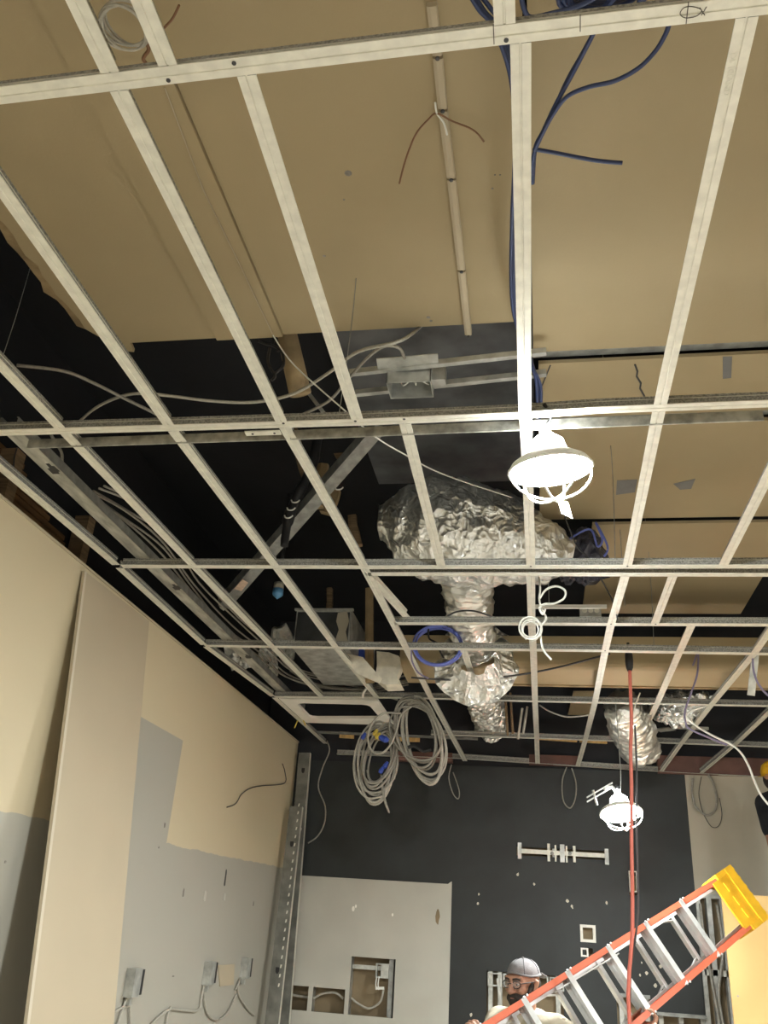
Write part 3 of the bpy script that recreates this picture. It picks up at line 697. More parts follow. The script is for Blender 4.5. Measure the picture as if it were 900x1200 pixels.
# sprinkler head with blue cover
p = py(325, 700, 4.9)
sk = empty('sprinkler_head', 'sprinkler head with a pointed pale blue cover in the dark void', 'sprinkler', p)
part('cover', lathe([(.002, -.012), (.03, .012), (.034, .02), (.034, .055), (.030, .056)], p, n=16), sprblue, sk, True, 'pale blue cap')
part('body', lathe([(.030, .056), (.032, .06), (.032, .095), (.02, .10)], p, n=16), plaster, sk, True)
part('drop_pipe', cyl(p+V((0, 0, .098)), V((p.x, p.y, DZ)), .014), black, sk)
# small rods / hanger pieces behind the soffit
for i, (x, y0, y1, lb) in enumerate(((592, 812, 862, 'left thin rod hanging behind the soffit beside the duct'), (598, 812, 860, 'middle thin rod hanging behind the soffit beside the duct'), (612, 830, 866, 'leaning thin rod right of the far duct'), (434+184, 828, 860, 'short leaning rod next to the centre tee'))):
    single('hanger_rod', cyl(py(x, y0, 6.4), py(x+(3 if i < 2 else -5), y1, 6.4), .009, n=8), brownwood if i < 2 else greycab2, lb, 'rod')
single('flat_bracket', join(obox(pz(770, 856, G+.06), pz(788, 854, G+.06), .11, .006), obox(pz(788, 852, G+.06), pz(830, 854, G+.06), .03, .02)), zinc, 'grey flat bracket with a short arm near the right foil duct', 'bracket')
single('strap_hanger', obox(py(886, 758, 5.0), py(880, 815, 5.1), .045, .006), zinc, 'bent galvanised strap hanging in front of the soffit at far right', 'strap')

# ================================================================== WIRES AND COILS
def loops(cx, cy, Y, rx, rz, n, seed, jit=.22, drift=0., tiltx=.0):
    rnd = random.Random(seed); c = py(cx, cy, Y); pts = []
    ph = rnd.uniform(0, 6); steps = 10
    for k in range(n*steps):
        a = ph + 2*math.pi*k/steps; q = k/steps
        j1 = 1+jit*math.sin(q*2.1+seed)*.6; j2 = 1+jit*math.cos(q*1.7+seed*2)*.5
        pts.append(c + V((rx*math.cos(a)*j1 + tiltx*math.sin(a), .028*math.sin(q*2.7+1.3*seed) + .02*math.cos(a*.5), rz*math.sin(a)*j2 - drift*q)))
    return pts
cl = empty('cable_coil', 'tangled coil of grey cable with blue connectors hanging low before the black wall', 'cable coil', py(442, 935, 5.85))
part('coiled_cable', tube(loops(441, 893, 5.85, .125, .235, 6, 2, .35), .0075, 6, 4), greycab2, cl, True)
part('coiled_cable', tube(loops(446, 886, 5.80, .09, .19, 5, 5, .3, 0, .04), .0075, 6, 4), greycab, cl, True)
part('cable_end', tube([py(x, y, 5.82) for x, y in ((446, 905), (449, 925), (452, 940), (456, 952), (451, 940), (447, 920))], .006, 6), greycab, cl, True)
part('cable_end', tube([py(x, y, 5.82) for x, y in ((452, 912), (458, 905), (462, 897))], .006, 6), greycab2, cl, True)
for x, y, m_ in ((445, 906, bluep), (450, 900, bluep), (438, 862, yelp), (441, 866, yelp), (424, 866, bluep)):
    p = py(x, y, 5.76); part('wire_connector', lathe([(.012, 0), (.016, .015), (.010, .045), (.004, .048)], p, V((.4, .1, .8)), 8), m_, cl)
c2 = empty('cable_coil', 'big coil of grey cable looped over the far runner', 'cable coil', py(492, 915, 5.75))
part('coiled_cable', tube(loops(496, 866, 5.78, .125, .265, 7, 9, .25, 0, -.06), .0075, 6, 4), greycab2, c2, True)
part('coiled_cable', tube(loops(488, 858, 5.74, .15, .21, 4, 3, .3, 0, -.05), .0075, 6, 4), greycab, c2, True)
part('coiled_cable', tube([py(x, y, 5.7) for x, y in ((470, 836), (450, 836), (436, 848), (431, 865), (436, 880), (447, 883), (458, 872), (465, 855), (470, 838), (482, 828))], .0075, 6, 5), greycab2, c2, True)
part('wire_connector', lathe([(.012, 0), (.022, .02), (.018, .06), (.006, .07)], py(455, 868, 5.65), V((-.9, 0, .35)), 10), bluep, c2)
part('cable_tie', tube([py(x, y, 5.72) for x, y in ((478, 876), (486, 874), (496, 880), (505, 878))], .012, 6), black, c2)
for i, (pp, Y, r_, m_, lb) in enumerate((
  ([(383, 868), (386, 880), (378, 900), (373, 922), (381, 945), (380, 965), (372, 980), (361, 988)], YB-.03, .006, greycab, 'thin grey wire dangling over the black wall near the left corner'),
  ([(529, 896), (526, 912), (531, 930), (537, 936), (538, 926), (531, 905)], YB-.03, .005, greycab, 'small grey wire loop hanging right of the big coil'),
  ([(664, 899), (659, 915), (660, 938), (668, 947), (674, 936), (675, 918), (670, 900)], YB-.03, .006, greycab, 'grey wire loop hanging left of the far work lamp'),
  ([(812, 912), (811, 928), (815, 945), (827, 955), (837, 951), (840, 938), (836, 918), (830, 908)], YB-.03, .009, greycab, 'grey cable loop hanging before the beige wall'),
  ([(822, 910), (819, 930), (823, 950), (833, 968), (842, 968), (846, 955), (843, 935)], YB-.03, .003, darkcab, 'thin dark wire loop behind the grey loop on the beige wall'),
  ([(812, 780), (818, 765), (817, 790), (810, 812), (803, 832), (803, 845), (808, 854), (830, 864), (852, 873)], 5.17, .006, purp, 'purple grey wire looping down in front of the soffit'),
  ([(882, 768), (883, 785), (888, 800), (897, 812), (910, 822)], 4.8, .006, purp, 'short purple grey wire at the right end of the soffit'),
  ([(834, 826), (818, 830), (804, 838), (815, 850), (835, 862), (856, 872), (868, 882), (877, 897), (884, 915), (892, 932), (905, 948)], 5.9, .007, whitepl, 'white cable falling toward the worker in the black shirt'),
  ([(750, 812), (745, 825), (741, 838), (734, 843), (730, 838)], 5.6, .005, whitepl, 'short white wire tied to the red cord below the soffit'),
  ([(632, 826), (645, 834), (665, 840), (690, 838)], 6.1, .006, greycab, 'grey wire sagging behind the centre tee'),
  ([(180+165, 853), (352, 840), (358, 850)], 6.6, .005, yelp, 'thin yellowish wire sprouting at the top of the left wall'),
  ([(430, 806), (426, 812), (425, 818)], 5.6, .008, whitepl, 'white wire end poking through the runner above the trim frame'),
  ([(466, 820), (440, 812), (420, 808), (390, 806), (360, 798), (340, 786)], 5.9, .007, greycab, 'grey cable feeding into the coils from the left stud'),
  ([(655, 640), (690, 620), (700, 640), (706, 632), (698, 612), (712, 640), (708, 652)], 4.2, .006, bluecab2, 'violet wires sprouting behind the dark plastic wrap'),
  ([(662, 606), (676, 640), (690, 655), (716, 700), (724, 727)], 4.1, .004, darkcab, 'thin dark wire running past the right tee'),
  ([(520, 725), (535, 717), (555, 716), (578, 723)], 4.3, .005, darkcab, 'dark wire draped over the ribbed foil duct'),
  )):
    cable('loose_wire', [py(x, y, Y) for x, y in pp], r_, m_, lb, cat='wire')
# blue coil hung on the tee beside the duct
bc = empty('blue_coil', 'coil of violet blue cable hanging in front of the ribbed duct', 'cable coil', py(513, 782, 4.75))
part('coiled_cable', tube(loops(513, 757, 4.75, .135, .115, 3, 4, .10), .0065, 6, 4), bluecab2, bc, True)
part('cable_end', tube([py(x, y, 4.72) for x, y in ((482, 762), (483, 775), (490, 788), (502, 795))], .005, 6), purp, bc, True)
part('black_tail', tube([py(x, y, 4.74) for x, y in ((502, 736), (503, 748), (512, 754), (516, 764), (520, 771))], .006, 6), black, bc, True)
# white cable tangle over runner 4
wt = empty('white_cable', 'tangled white cable knotted over the runner below the near lamp', 'cable', py(640, 775, 3.9))
part('cable_run', tube([py(x, y, 3.75) for x, y in ((626, 660), (631, 672), (633, 690), (632, 703), (636, 716), (640, 725), (634, 735), (634, 750), (637, 762), (646, 773))],   .005, 6), whitepl, wt, True)
part('cable_run', tube([py(x, y, 3.7) for x, y in ((632, 702), (640, 691), (652, 687), (662, 692), (661, 701), (650, 707), (638, 708), (632, 712), (636, 720), (639, 714))],   .005, 6), whitepl, wt, True)
part('coiled_cable', tube(loops(622, 737, 3.72, .042, .046, 5, 6, .38), .0035, 6, 4), whitepl, wt, True)
# wires on the tan ceiling, top of the picture
cw = empty('wire_coil', 'small coil of pale wire tucked above the grid at upper left', 'wire coil', pz(145, 30, TZ-.1))
c = pz(147, 30, TZ-.12); pts = []
for k in range(60):
    a = 2*math.pi*k/10; pts.append(c + V((.056*math.cos(a)*(1+.12*math.sin(k*.33)), .056*math.sin(a)*(1+.1*math.cos(k*.41)), .02*math.sin(k*.21))))
part('coiled_wire', tube(pts, .0035, 5, 3), greycab2, cw, True)
part('wire_tail', tube([pz(x, y, TZ-.1) for x, y in ((171, 48), (174, 58), (168, 68), (171, 74))], .005, 5), browncab, cw, True)
cable('brown_wire', [pz(x, y, TZ-.08) for x, y in ((186, 40), (193, 32), (202, 22), (210, 6))], .003, browncab, 'short red brown wire sticking out beside the upper left tee', cat='wire')
cable('bent_wire', [pz(x, y, TZ-.03) for x, y in ((468, 215), (475, 188), (487, 158), (502, 140), (512, 133), (530, 142), (550, 150), (560, 157), (567, 166))], .0028, browncab, 'thin bent wire sprouting both ways from the ceiling track', cat='wire')
cable('clip_wire', [pz(x, y, TZ-.03) for x, y in ((510, 120), (512, 133), (520, 144), (524, 158))], .0028, whitepl, 'short white wire tucked along the ceiling track', cat='wire')
bz = TZ-.22
blues = [
 ([(548, -10), (562, 12), (574, 26), (590, 60), (600, 100), (604, 160), (600, 260), (599, 330), (603, 372), (618, 420), (628, 445), (630, 490)], 'blue data cable behind the centre tee, outermost of the bundle'),
 ([(553, -10), (568, 14), (582, 30), (594, 62), (606, 110), (612, 170), (604, 270), (602, 330), (606, 376), (622, 425), (634, 455), (632, 495)], 'blue data cable behind the centre tee, middle of the bundle'),
 ([(560, -10), (575, 10), (588, 28), (598, 66), (612, 120), (620, 180), (608, 280), (605, 340), (610, 380), (624, 428), (631, 452), (629, 500)], 'blue data cable behind the centre tee, innermost of the bundle'),
 ([(610, -10), (614, 10), (622, 20), (645, 16), (680, 6), (700, -4)], 'blue data cable curling over the top runner'),
 ([(730, -10), (715, 4), (700, 30), (690, 50), (670, 88), (650, 125), (634, 160), (626, 180), (622, 205)], 'straight blue data cable slanting to the centre tee, upper one'),
 ([(725, -10), (708, 8), (697, 36), (682, 64), (664, 96), (648, 132), (636, 155), (627, 175), (624, 215)], 'straight blue data cable slanting to the centre tee, lower one'),
 ([(785, 25), (780, 40), (768, 60), (748, 80), (720, 95), (690, 102), (665, 113), (648, 134), (634, 160), (626, 176)], 'blue data cable sweeping in a wide curve from the top runner'),
 ([(626, 175), (650, 179), (680, 185), (705, 189), (729, 191)], 'blue cable end sticking out sideways from the bundle'),
]
for k, (pp, lb) in enumerate(blues):
    cable('data_cable', [pz(x, y, bz+.012*(k % 3)) for x, y in pp], .0058, bluecab, lb, 'blue data cables at the centre tee')
bcn = empty('data_cable_coil', 'bunched coil of blue data cable above the top runner', 'cable coil', pz(705, 2, bz))
c = pz(708, -4, bz+.03)
for s_ in range(3):
    part('coiled_cable', tube([c + V(((.075+.012*s_)*math.cos(2*math.pi*k/10), .045*math.sin(2*math.pi*k/10)*(1+.1*s_), .03*math.sin(k*.5+s_)+.02*s_)) for k in range(30)], .006, 6, 3), bluecab, bcn, True)

# ================================================================== LAMPS
def lamp(name, label, c, ax, R, hang, tag=False, bracket=None):
    """caged work lamp: dished reflector with its mouth at c facing ax, glowing housing, wire guard, hook"""
    ax = V(ax).normalized(); t = empty(name, label, 'work lamp', c); c = V(c)
    part('reflector', lathe([(R, .0), (R*1.01, -.003), (R*.93, -.020), (R*.62, -.046), (R*.44, -.055), (R*.44, -.052), (R*.60, -.043), (R*.90, -.017), (R*.985, .0)], c, ax, 36), reflw, t, True)
    part('lens', lathe([(.001, .030), (R*.4, .026), (R*.75, .015), (R*.97, .003), (R*.96, -.004), (.001, -.02)], c, ax, 36), lens, t, True)
    part('housing', lathe([(R*.42, -.054), (R*.46, -.065), (R*.40, -.095), (R*.22, -.115), (.018, -.125), (.016, -.15), (.002, -.152)], c, ax, 24), dome, t, True)
    a = ax.cross(V((1, 0, 0))).normalized(); b = ax.cross(a)
    cg = part('guard', tube([c + a*R*math.cos(2*math.pi*k/24) + b*R*math.sin(2*math.pi*k/24) for k in range(24)], .0045, 6, 0, True), reflw, t, True)
    for j in range(3):
        q = math.pi*j/3+.35; e = a*math.cos(q)+b*math.sin(q)
        part('guard_wire', tube([c + e*R*math.cos(u)*1. + ax*(.098*math.sin(u)) for u in [math.pi*k/14 for k in range(15)]], .0038, 6, 0), reflw, cg, True)
    top = c - ax*.15
    part('hook_cord', tube([top, top.lerp(V(hang), .4)+V((.02, 0, 0)), V(hang)], .006, 6), black, t, True)
    if tag: 
        p = c+ax*.098+V((.01, 0, 0)); part('paper_tag', poly_plate([p, p+V((.03, 0, -.008)), p+V((.042, -.002, -.065)), p+V((.01, 0, -.045))], (0, 1, 0), .001), white, t)
    if bracket:
        p0 = c - ax*.11; part('clamp_arm', tube([p0+V(q) for q in bracket], .011, 8), zinc, t, True)
        e = p0+V(bracket[-1])
        for dz in (-.012, .014): part('clamp_jaw', obox(e+V((.05, 0, .035+dz)), e+V((-.11, 0, -.06+dz)), .02, .007), zinc, t)
        part('clamp_screw', cyl(e+V((-.07, -.0, .0)), e+V((-.05, 0, -.09)), .008), zinc, t)
    return t
lamp('work_lamp', 'blazing caged work lamp hanging from the second runner', py(645, 551, 2.36), (.10, .12, -1), .128, (.03, 2.27, G+.03), True)
lamp('work_lamp', 'lit caged work lamp with a clamp arm before the black wall', py(728, 953, 5.7), (.10, -.30, -1), .128, (py(722, 920, 5.78)), False, [(0, 0, 0), (-.03, 0, .05), (-.06, .0, .05), (-.08, 0, .03)])
# lamp string inferred behind the viewer; lamp at right added unseen, for its light
lamp('work_lamp', 'caged work lamp behind the viewer', (-.5, -1.3, 2.95), (0, 0, -1), .128, (-.5, -1.3, G+.03))
lamp('work_lamp', 'added caged lamp lighting the room from the right, outside the picture', (3.0, 3.6, 2.95), (0, 0, -1), .128, (3.0, 3.6, G+.03))
single('lamp_hanger_wire', tube([py(727, 931, 5.78), py(727, 900, 5.78), V((py(727, 900, 5.78).x, 5.85, G))], .003, 5), steeldark, 'thin wire above the far work lamp', 'wire')

# ================================================================== LEFT WALL: LEANING SHEET, STUDS, BOXES
Ly0, Ly1, off = 3.43, 4.17, .335
zt = 3.175
sheet_top = [V((XL+.005, Ly0, zt)), V((XL+.005, Ly1, zt+.012))]; sheet_bot = [V((XL+off, Ly0-.005, .0)), V((XL+off, Ly1, .0))]
nrm = (sheet_bot[1]-sheet_bot[0]).cross(sheet_top[0]-sheet_bot[0]).normalized()
if nrm.x < 0: nrm = -nrm
lsn = empty('leaning_drywall_sheet', 'tall narrow beige drywall sheet leaning against the cream wall', 'drywall sheet', sheet_bot[0])
part('face_paper', poly_plate([sheet_bot[0], sheet_bot[1], sheet_top[1], sheet_top[0]], nrm, .013), sheetm, lsn)
part('edge_tape', poly_plate([sheet_bot[0]+nrm*.0132, sheet_bot[0]+nrm*.0132+V((0, .022, 0)), sheet_top[0]+nrm*.0132+V((0, .018, 0)), sheet_top[0]+nrm*.0132], nrm, .0012), farw, lsn)
# two slotted studs leaning in the far left corner
def stud(label, top, bot, wd, dp, slots, holes):
    t = empty('corner_stud', label, 'metal stud', bot); top, bot = V(top), V(bot)
    hw = wd/2; d = (top-bot).normalized(); s = V((1, 0, 0)); s = (s-d*s.dot(d)).normalized(); f = d.cross(s)
    if f.y > 0: f = -f
    def pr_(P): return [bot+s*a+f*b for a, b in P], [top+s*a+f*b for a, b in P]
    def ex(P):
        A, B = pr_(P); n = len(P); return A+B, [(k, (k+1) % n, n+(k+1) % n, n+k) for k in range(n)]+[tuple(range(n)), tuple(range(2*n-1, n-1, -1))]
    part('web', ex([(-hw, 0), (hw, 0), (hw, .002), (-hw, .002)]), mat('dull_stud_steel', (.20, .20, .18), .5, .45, .25, 10, .1, 40), t)
    part('flange', ex([(hw-.002, .002), (hw, .002), (hw, -dp), (hw-.012, -dp), (hw-.012, -dp+.002), (hw-.002, -dp+.002)]), steel, t)
    part('flange', ex([(-hw, .002), (-hw+.002, .002), (-hw+.002, -dp), (-hw, -dp)]), steel, t)
    L = (top-bot).length
    for k in range(slots[0], slots[1]):
        c = bot+d*(k*.062)+s*(hw*.45)+f*.0026
        part('slot_rib', poly_plate([c+s*a+d*b for a, b in ((-.006, -.012), (.004, -.010), (.007, .012), (-.003, .012))], f, .003), steel, t)
    for h in holes:
        c = bot+d*h+f*.0026; part('knockout', poly_plate([c+s*a*1.2+d*b for a, b in ((-.012, .022), (.012, .022), (.012, -.004), (.005, -.02), (-.005, -.02), (-.012, -.004))], f, .001), black, t)
    return t
a = py(347, 945, 7.2); b = py(318, 1200, 7.05); d = b-a
stud('slotted steel stud leaning in the corner in front of its taller twin', a, b+d*(b.z/(-d.z)) if d.z < 0 else b, .105, .04, (22, 44), [b.z+.35, b.z+1.25])
a = py(357, 882, 7.36); b = py(331, 1200, 7.3); d = b-a
stud('taller steel stud standing behind in the left corner', a, b+d*(b.z/(-d.z)), .10, .04, (40, 41), [a.z-.15, a.z-1.0])
# electrical boxes on the wall with cable tails
for i, (x, y, lb, tails) in enumerate((
  (151, 1151, 'grey wall outlet box nearest to the leaning sheet', ([(150, 1163), (146, 1176), (141, 1190), (136, 1206)], [(153, 1163), (152, 1178), (153, 1206)], [(134, 1186), (143, 1181), (153, 1178)])),
  (241, 1140, 'grey wall outlet box in the middle, left of the beige patch', ([(239, 1152), (236, 1170), (232, 1184), (215, 1184), (200, 1183), (188, 1190), (176, 1202)], [(239, 1153), (240, 1175), (245, 1190), (256, 1195), (268, 1185), (277, 1165)], [(200, 1180), (196, 1192), (194, 1206)])),
  (284, 1134, 'grey wall outlet box right of the beige patch near the corner', ([(282, 1146), (279, 1156), (281, 1168), (290, 1182), (298, 1190)], [(282, 1146), (276, 1160)])))):
    w_, h_ = .10, .13; c = lp(x, y)
    t = empty('outlet_box', lb, 'outlet box', c + V((0, 0, -h_/2)))
    part('box_body', join(box(c+V((0, -w_/2, -h_/2)), c+V((.05, w_/2-.014, h_/2))), box(c+V((0, w_/2-.014, -h_/2)), c+V((.05, w_/2-.011, h_/2)))), zinc, t)
    part('dark_opening', box(c+V((.0, w_/2-.011, -h_/2+.01)), c+V((.052, w_/2+.012, h_/2-.005))), black, t)
    part('connector', box(c+V((.01, -.03, -h_/2-.035)), c+V((.035, -.005, -h_/2))), zinc, t)
    for pp in tails: part('cable_tail', tube([lp(px_, py_, .012) for px_, py_ in pp], .007, 6), greycab2, t, True)
cable('wall_wire', [lp(x, y, .008) for x, y in ((266, 946), (276, 942), (283, 931), (293, 924), (306, 921), (333, 918), (334, 905), (331, 895))], .0035, darkcab, 'thin dark wire hanging from a crack in the cream wall', cat='wire')

# ================================================================== BACK WALL FIXTURES
hb = empty('hanger_bar', 'silver adjustable bracket bar in a slot of the black wall', 'bracket', (bp(660, 1010).x, YB, 2.36))
a, b = bp(607, 997, YB-.01), bp(711, 1003, YB-.01)
part('slide_bar', obox(a, b, .012, .032), steel, hb)
for x, y, wd, hh in ((609, 997, .03, .12), (643, 999, .02, .13), (651, 1000, .012, .12), (659, 1000, .035, .13), (664, 1001, .012, .12), (673, 1001, .02, .12), (711, 1004, .03, .115)):
    p = bp(x, y, YB-.012); part('clip', box(p+V((-wd/2, -.014, -hh/2)), p+V((wd/2, .01, hh/2))), zinc if wd > .025 else steel, hb)
for x in (647, 668): p = bp(x, 1000, YB-.022); part('screw', lathe([(.014, 0), (.014, -.01), (.006, -.012)], p, V((0, 1, 0)), 10), steeldark, hb)
def wallplate(label, x, y, w_, h_, fr):
    c = bp(x, y); t = empty('wall_box', label, 'wall box', (c.x, YB, c.z-h_/2))
    part('frame', rect_holes(c.x-w_/2, c.x+w_/2, c.z-h_/2, c.z+h_/2, [(c.x-w_/2+fr, c.x+w_/2-fr, c.z-h_/2+fr, c.z+h_/2-fr)], YB-.012, YB+.06), white, t)
    part('back_plate', box((c.x-w_/2, YB+.055, c.z-h_/2), (c.x+w_/2, YB+.06, c.z+h_/2)), tanback, t)
wallplate('white square outlet frame in the black wall above the ladder', 689, 1094, .115, .12, .02)
wallplate('small white outlet ring just above the ladder rail', 685, 1116, .055, .06, .012)
wallplate('narrow grey box frame behind the red cord', 742, 1033, .062, .15, .008)
# ganged boxes in the cut opening behind the man's head
t = empty('ganged_boxes', 'row of open metal boxes in the wall cut-out behind the man in the cap', 'electrical box', (-.14, YB, 1.44))
for k in range(5):
    x = -.42 + .115*k; part('box', rect_holes(x, x+.105, 1.445, 1.535, [(x+.01, x+.095, 1.455, 1.525)], YB-.01, YB+.07), zinc, t)
single('loose_strip', obox((-.345, YB-.015, 1.50), (-.30, YB-.015, 1.15), .02, .008, V((0, 1, 0))), zinc, 'loose metal strip hanging in the cut-out left of the man', 'metal strip')
# outlet box and cable inside the white sheet's tall opening
ob = empty('outlet_box', 'small open box with white wires inside the tall cut-out', 'outlet box', (-1.26, YB+.02, 1.44))
part('box_body', rect_holes(-1.285, -1.184, 1.44, 1.54, [(-1.275, -1.245, 1.45, 1.53)], YB+.005, YB+.05), zinc, ob)
for dx in (-.018, 0): part('wire_tail', tube([(-1.255+dx, YB+.0, 1.45), (-1.258+dx, YB-.01, 1.40), (-1.25+dx, YB-.01, 1.36)], .005, 6), whitepl, ob, True)
part('cable_band', obox((-1.275, YB-.01, 1.37), (-1.21, YB-.01, 1.375), .018, .018), whitepl, ob)
cable('cavity_cable', [(-1.22, YB+.03, 1.37), (-1.24, YB+.03, 1.28), (-1.32, YB+.03, 1.23), (-1.40, YB+.03, 1.25), (-1.47, YB+.03, 1.29)], .009, greycab2, 'grey cable curving through the tall cut-out')
cable('cavity_cable', [(-1.53, YB+.03, 1.28), (-1.60, YB+.03, 1.315), (-1.70, YB+.03, 1.30), (-1.765, YB+.03, 1.265), (-1.79, YB+.006, 1.27), (-1.84, YB+.03, 1.27), (-1.92, YB+.03, 1.275), (-2.0, YB+.03, 1.295)], .009, greycab2, 'grey cable running through the two low cut-outs')
for x0, x1, lb in ((1.17, 1.20, 'left grey cable running down the open studs'), (1.29, 1.23, 'right grey cable bowed between the open studs')):
    cable('riser_cable', [(x0, YB-.012, 2.1), (x0+.01, YB-.02, 1.8), (x1+.01, YB-.02, 1.5), (x1+.03, YB-.02, 1.2), (x1, YB-.015, .8)], .011, greycab, lb)
# red extension cord hanging with its black plug, black cord beside it
rc = empty('extension_cord', 'red extension cord hanging straight down from the far grid', 'cord', py(741, 1200, 4.95))
part('plug', lathe([(.012, 0), (.020, .02), (.024, .06), (.022, .10), (.012, .125), (.008, .17)], py(738, 787, 4.95), V((0, 0, 1)), 10), black, rc, True, 'black plug')
P = [py(x, y, 4.93) for x, y in ((738, 786), (739, 815), (740, 845), (739, 880), (740, 920), (740, 980), (741, 1040), (741, 1090), (739, 1120), (737, 1150), (738, 1200))]
g = P[-1]; P += [V((g.x+.02, g.y, .6)), V((g.x+.01, g.y-.02, .012)), V((g.x+.3, g.y-.25, .012)), V((g.x+.9, g.y-.1, .012))]
part('red_jacket', tube(P, .0095, 8), redcord, rc, True)
cable('black_cord', [py(x, y, 5.0) for x, y in ((744, 850), (746, 900), (746, 960), (747, 1010), (748, 1060), (747, 1080), (743, 1110), (739, 1140), (738, 1185), (738, 1215))], .006, darkcab, 'thin black cord hanging just beside the red cord')
# yellow sheathing board standing at the far right
c = py(845, 1047, 6.6)
yb = empty('sheathing_board', 'bright yellow sheathing board standing upright at the far right', 'board', (c.x, 6.6, 0))
part('panel', box((c.x, 6.6, 0), (c.x+1.22, 6.618, c.z)), goldb, yb)
for x, z in ((.03, .25), (.04, .6), (.035, .95), (.55, -.02+.2)): part('screw', lathe([(.006, 0), (.006, -.002)], (c.x+x, 6.6, c.z-z), V((0, 1, 0)), 8), steeldark, yb)

# ================================================================== LADDER
TA, TB = py(849, 1023, 5.95), py(565, 1200, 4.9); LC, LD = py(890, 1079, 5.92), py(750, 1200, 5.28)
uA, uC = (TB-TA).normalized(), (LD-LC).normalized(); LEN = 2.15
def on_line(A, u, x):
    lo, hi = -.5, 3.5
    def sx(s): q = A+u*s-CAM; return 450+F_PX*q.dot(rt)/q.dot(fw)-x
    for _ in range(50):
        m_ = (lo+hi)/2
        if sx(lo)*sx(m_) <= 0: hi = m_
        else: lo = m_
    return lo
side = (LC-TA).normalized(); nl = uA.cross(side).normalized()
if nl.y > 0: nl = -nl                     # towards the camera
ld = empty('step_ladder', 'orange fibreglass step ladder with a yellow top carried aslant by the man', 'ladder', TB)
def rail(A, u, s0, s1, wd, dp, inner, m_, nm):
    # channel section: web facing outward, flanges toward the camera and away
    sd = side if inner > 0 else -side; sd = (sd-u*sd.dot(u)).normalized(); nn = u.cross(sd).normalized()
    P = [(0, -dp/2), (wd, -dp/2), (wd, -dp/2+.004), (.004, -dp/2+.004), (.004, dp/2-.004), (wd, dp/2-.004), (wd, dp/2), (0, dp/2)]
    a, b = A+u*s0, A+u*s1; n = len(P)
    vs = [q+sd*x+nn*y for q in (a, b) for x, y in P]
    return part(nm, (vs, [(k, (k+1) % n, n+(k+1) % n, n+k) for k in range(n)]+[tuple(range(n-1, -1, -1)), tuple(range(n, 2*n))]), m_, ld)
RA = rail(TA, uA, 0, LEN, .030, .075, 1, orange, 'rail'); RC = rail(LC, uC, 0, LEN, .030, .075, -1, orange, 'rail')
sA = [on_line(TA, uA, x) for x in (795, 757, 709, 663, 612)]; sC = [on_line(LC, uC, x) for x in (840, 804, 762)]
dA = (sA[4]-sA[0])/4; dC = (sC[2]-sC[0])/2
for k in range(6):
    a = TA+uA*(sA[0]+dA*k); b = LC+uC*(sC[0]+dC*k)
    st = part('step', join(obox(a, b, .075, .006, uA), obox(a+nl*.036+uA*.014, b+nl*.036+uA*.014, .004, .03, uA), obox(a-nl*.036+uA*.014, b-nl*.036+uA*.014, .004, .03, uA)), alum, ld)
    for q, R_ in ((a, RA), (b, RC)):
        for e in (-.012, .012): part('rivet', lathe([(.006, 0), (.006, .003), (.003, .005)], q+nl*.039+uA*e, nl, 8), alum, R_)
# folded rear frame: slimmer rails and cross bars
A2, C2 = TA-nl*.07+side*.03+uA*.05, LC-nl*.07-side*.03+uC*.05
for A_, u_ in ((A2, uA), (C2, uC)): part('rear_rail', obox(A_, A_+u_*(LEN-.1), .022, .03, side), alum, ld)
for k in range(5):
    a = A2+uA*(sA[0]+dA*(k+.02)); b = C2+uC*(sC[0]+dC*(k+.05)); part('rear_bar', obox(a, b, .03, .022, uA), alum, ld)
    part('brace', obox(a.lerp(b, .12)+uA*.0, a+uA*.10, .004, .022, nl), alum, ld)
    part('brace', obox(a.lerp(b, .88), b+uC*.10, .004, .022, nl), alum, ld)
for e in (0, .018): part('spreader_bar', obox(TA+uA*1.02+side*.06+nl*(.02-e), TA+uA*1.48+side*.05+nl*(.02-e), .006, .016, nl), alum, ld)
# moulded yellow top
ce_ = (TA+LC)/2; wv = (LC-TA); wl_ = wv.length; ws = wv.normalized(); tt = -(uA+uC).normalized(); tn = ws.cross(tt).normalized()
if tn.y > 0: tn = -tn
def tb(x0, x1, y0, y1, z0, z1): # along width, along top axis, depth
    return [ce_+ws*(x*wl_)+tt*y+tn*z for z in (z0, z1) for y in (y0, y1) for x in (x0, x1)], [(0, 2, 3, 1), (4, 5, 7, 6), (0, 1, 5, 4), (2, 6, 7, 3), (0, 4, 6, 2), (1, 3, 7, 5)]
tp = part('top_cap', join(tb(-.56, .56, -.03, .035, -.11, .05), tb(-.56, -.46, -.12, -.03, -.10, .048), tb(.46, .56, -.12, -.03, -.10, .048), tb(-.46, .46, -.17, -.03, .028, .040)), yellow, ld, label='yellow moulded plastic top')
for x in (-.35, -.12, .12, .35): part('tool_slot', tb(x-.07, x+.07, .0345, .0365, -.03, .02), mat('dark_yellow_recess', (.25, .12, .01), .6), tp)
for x in (-.28, .0, .25): part('rib', tb(x-.09, x+.09, -.10, -.075, .040, .046), yellow, tp)
for k in range(6): part('rib', tb(-.5+.18*k, -.44+.18*k, .035, .044, -.10, .045), yellow, tp)

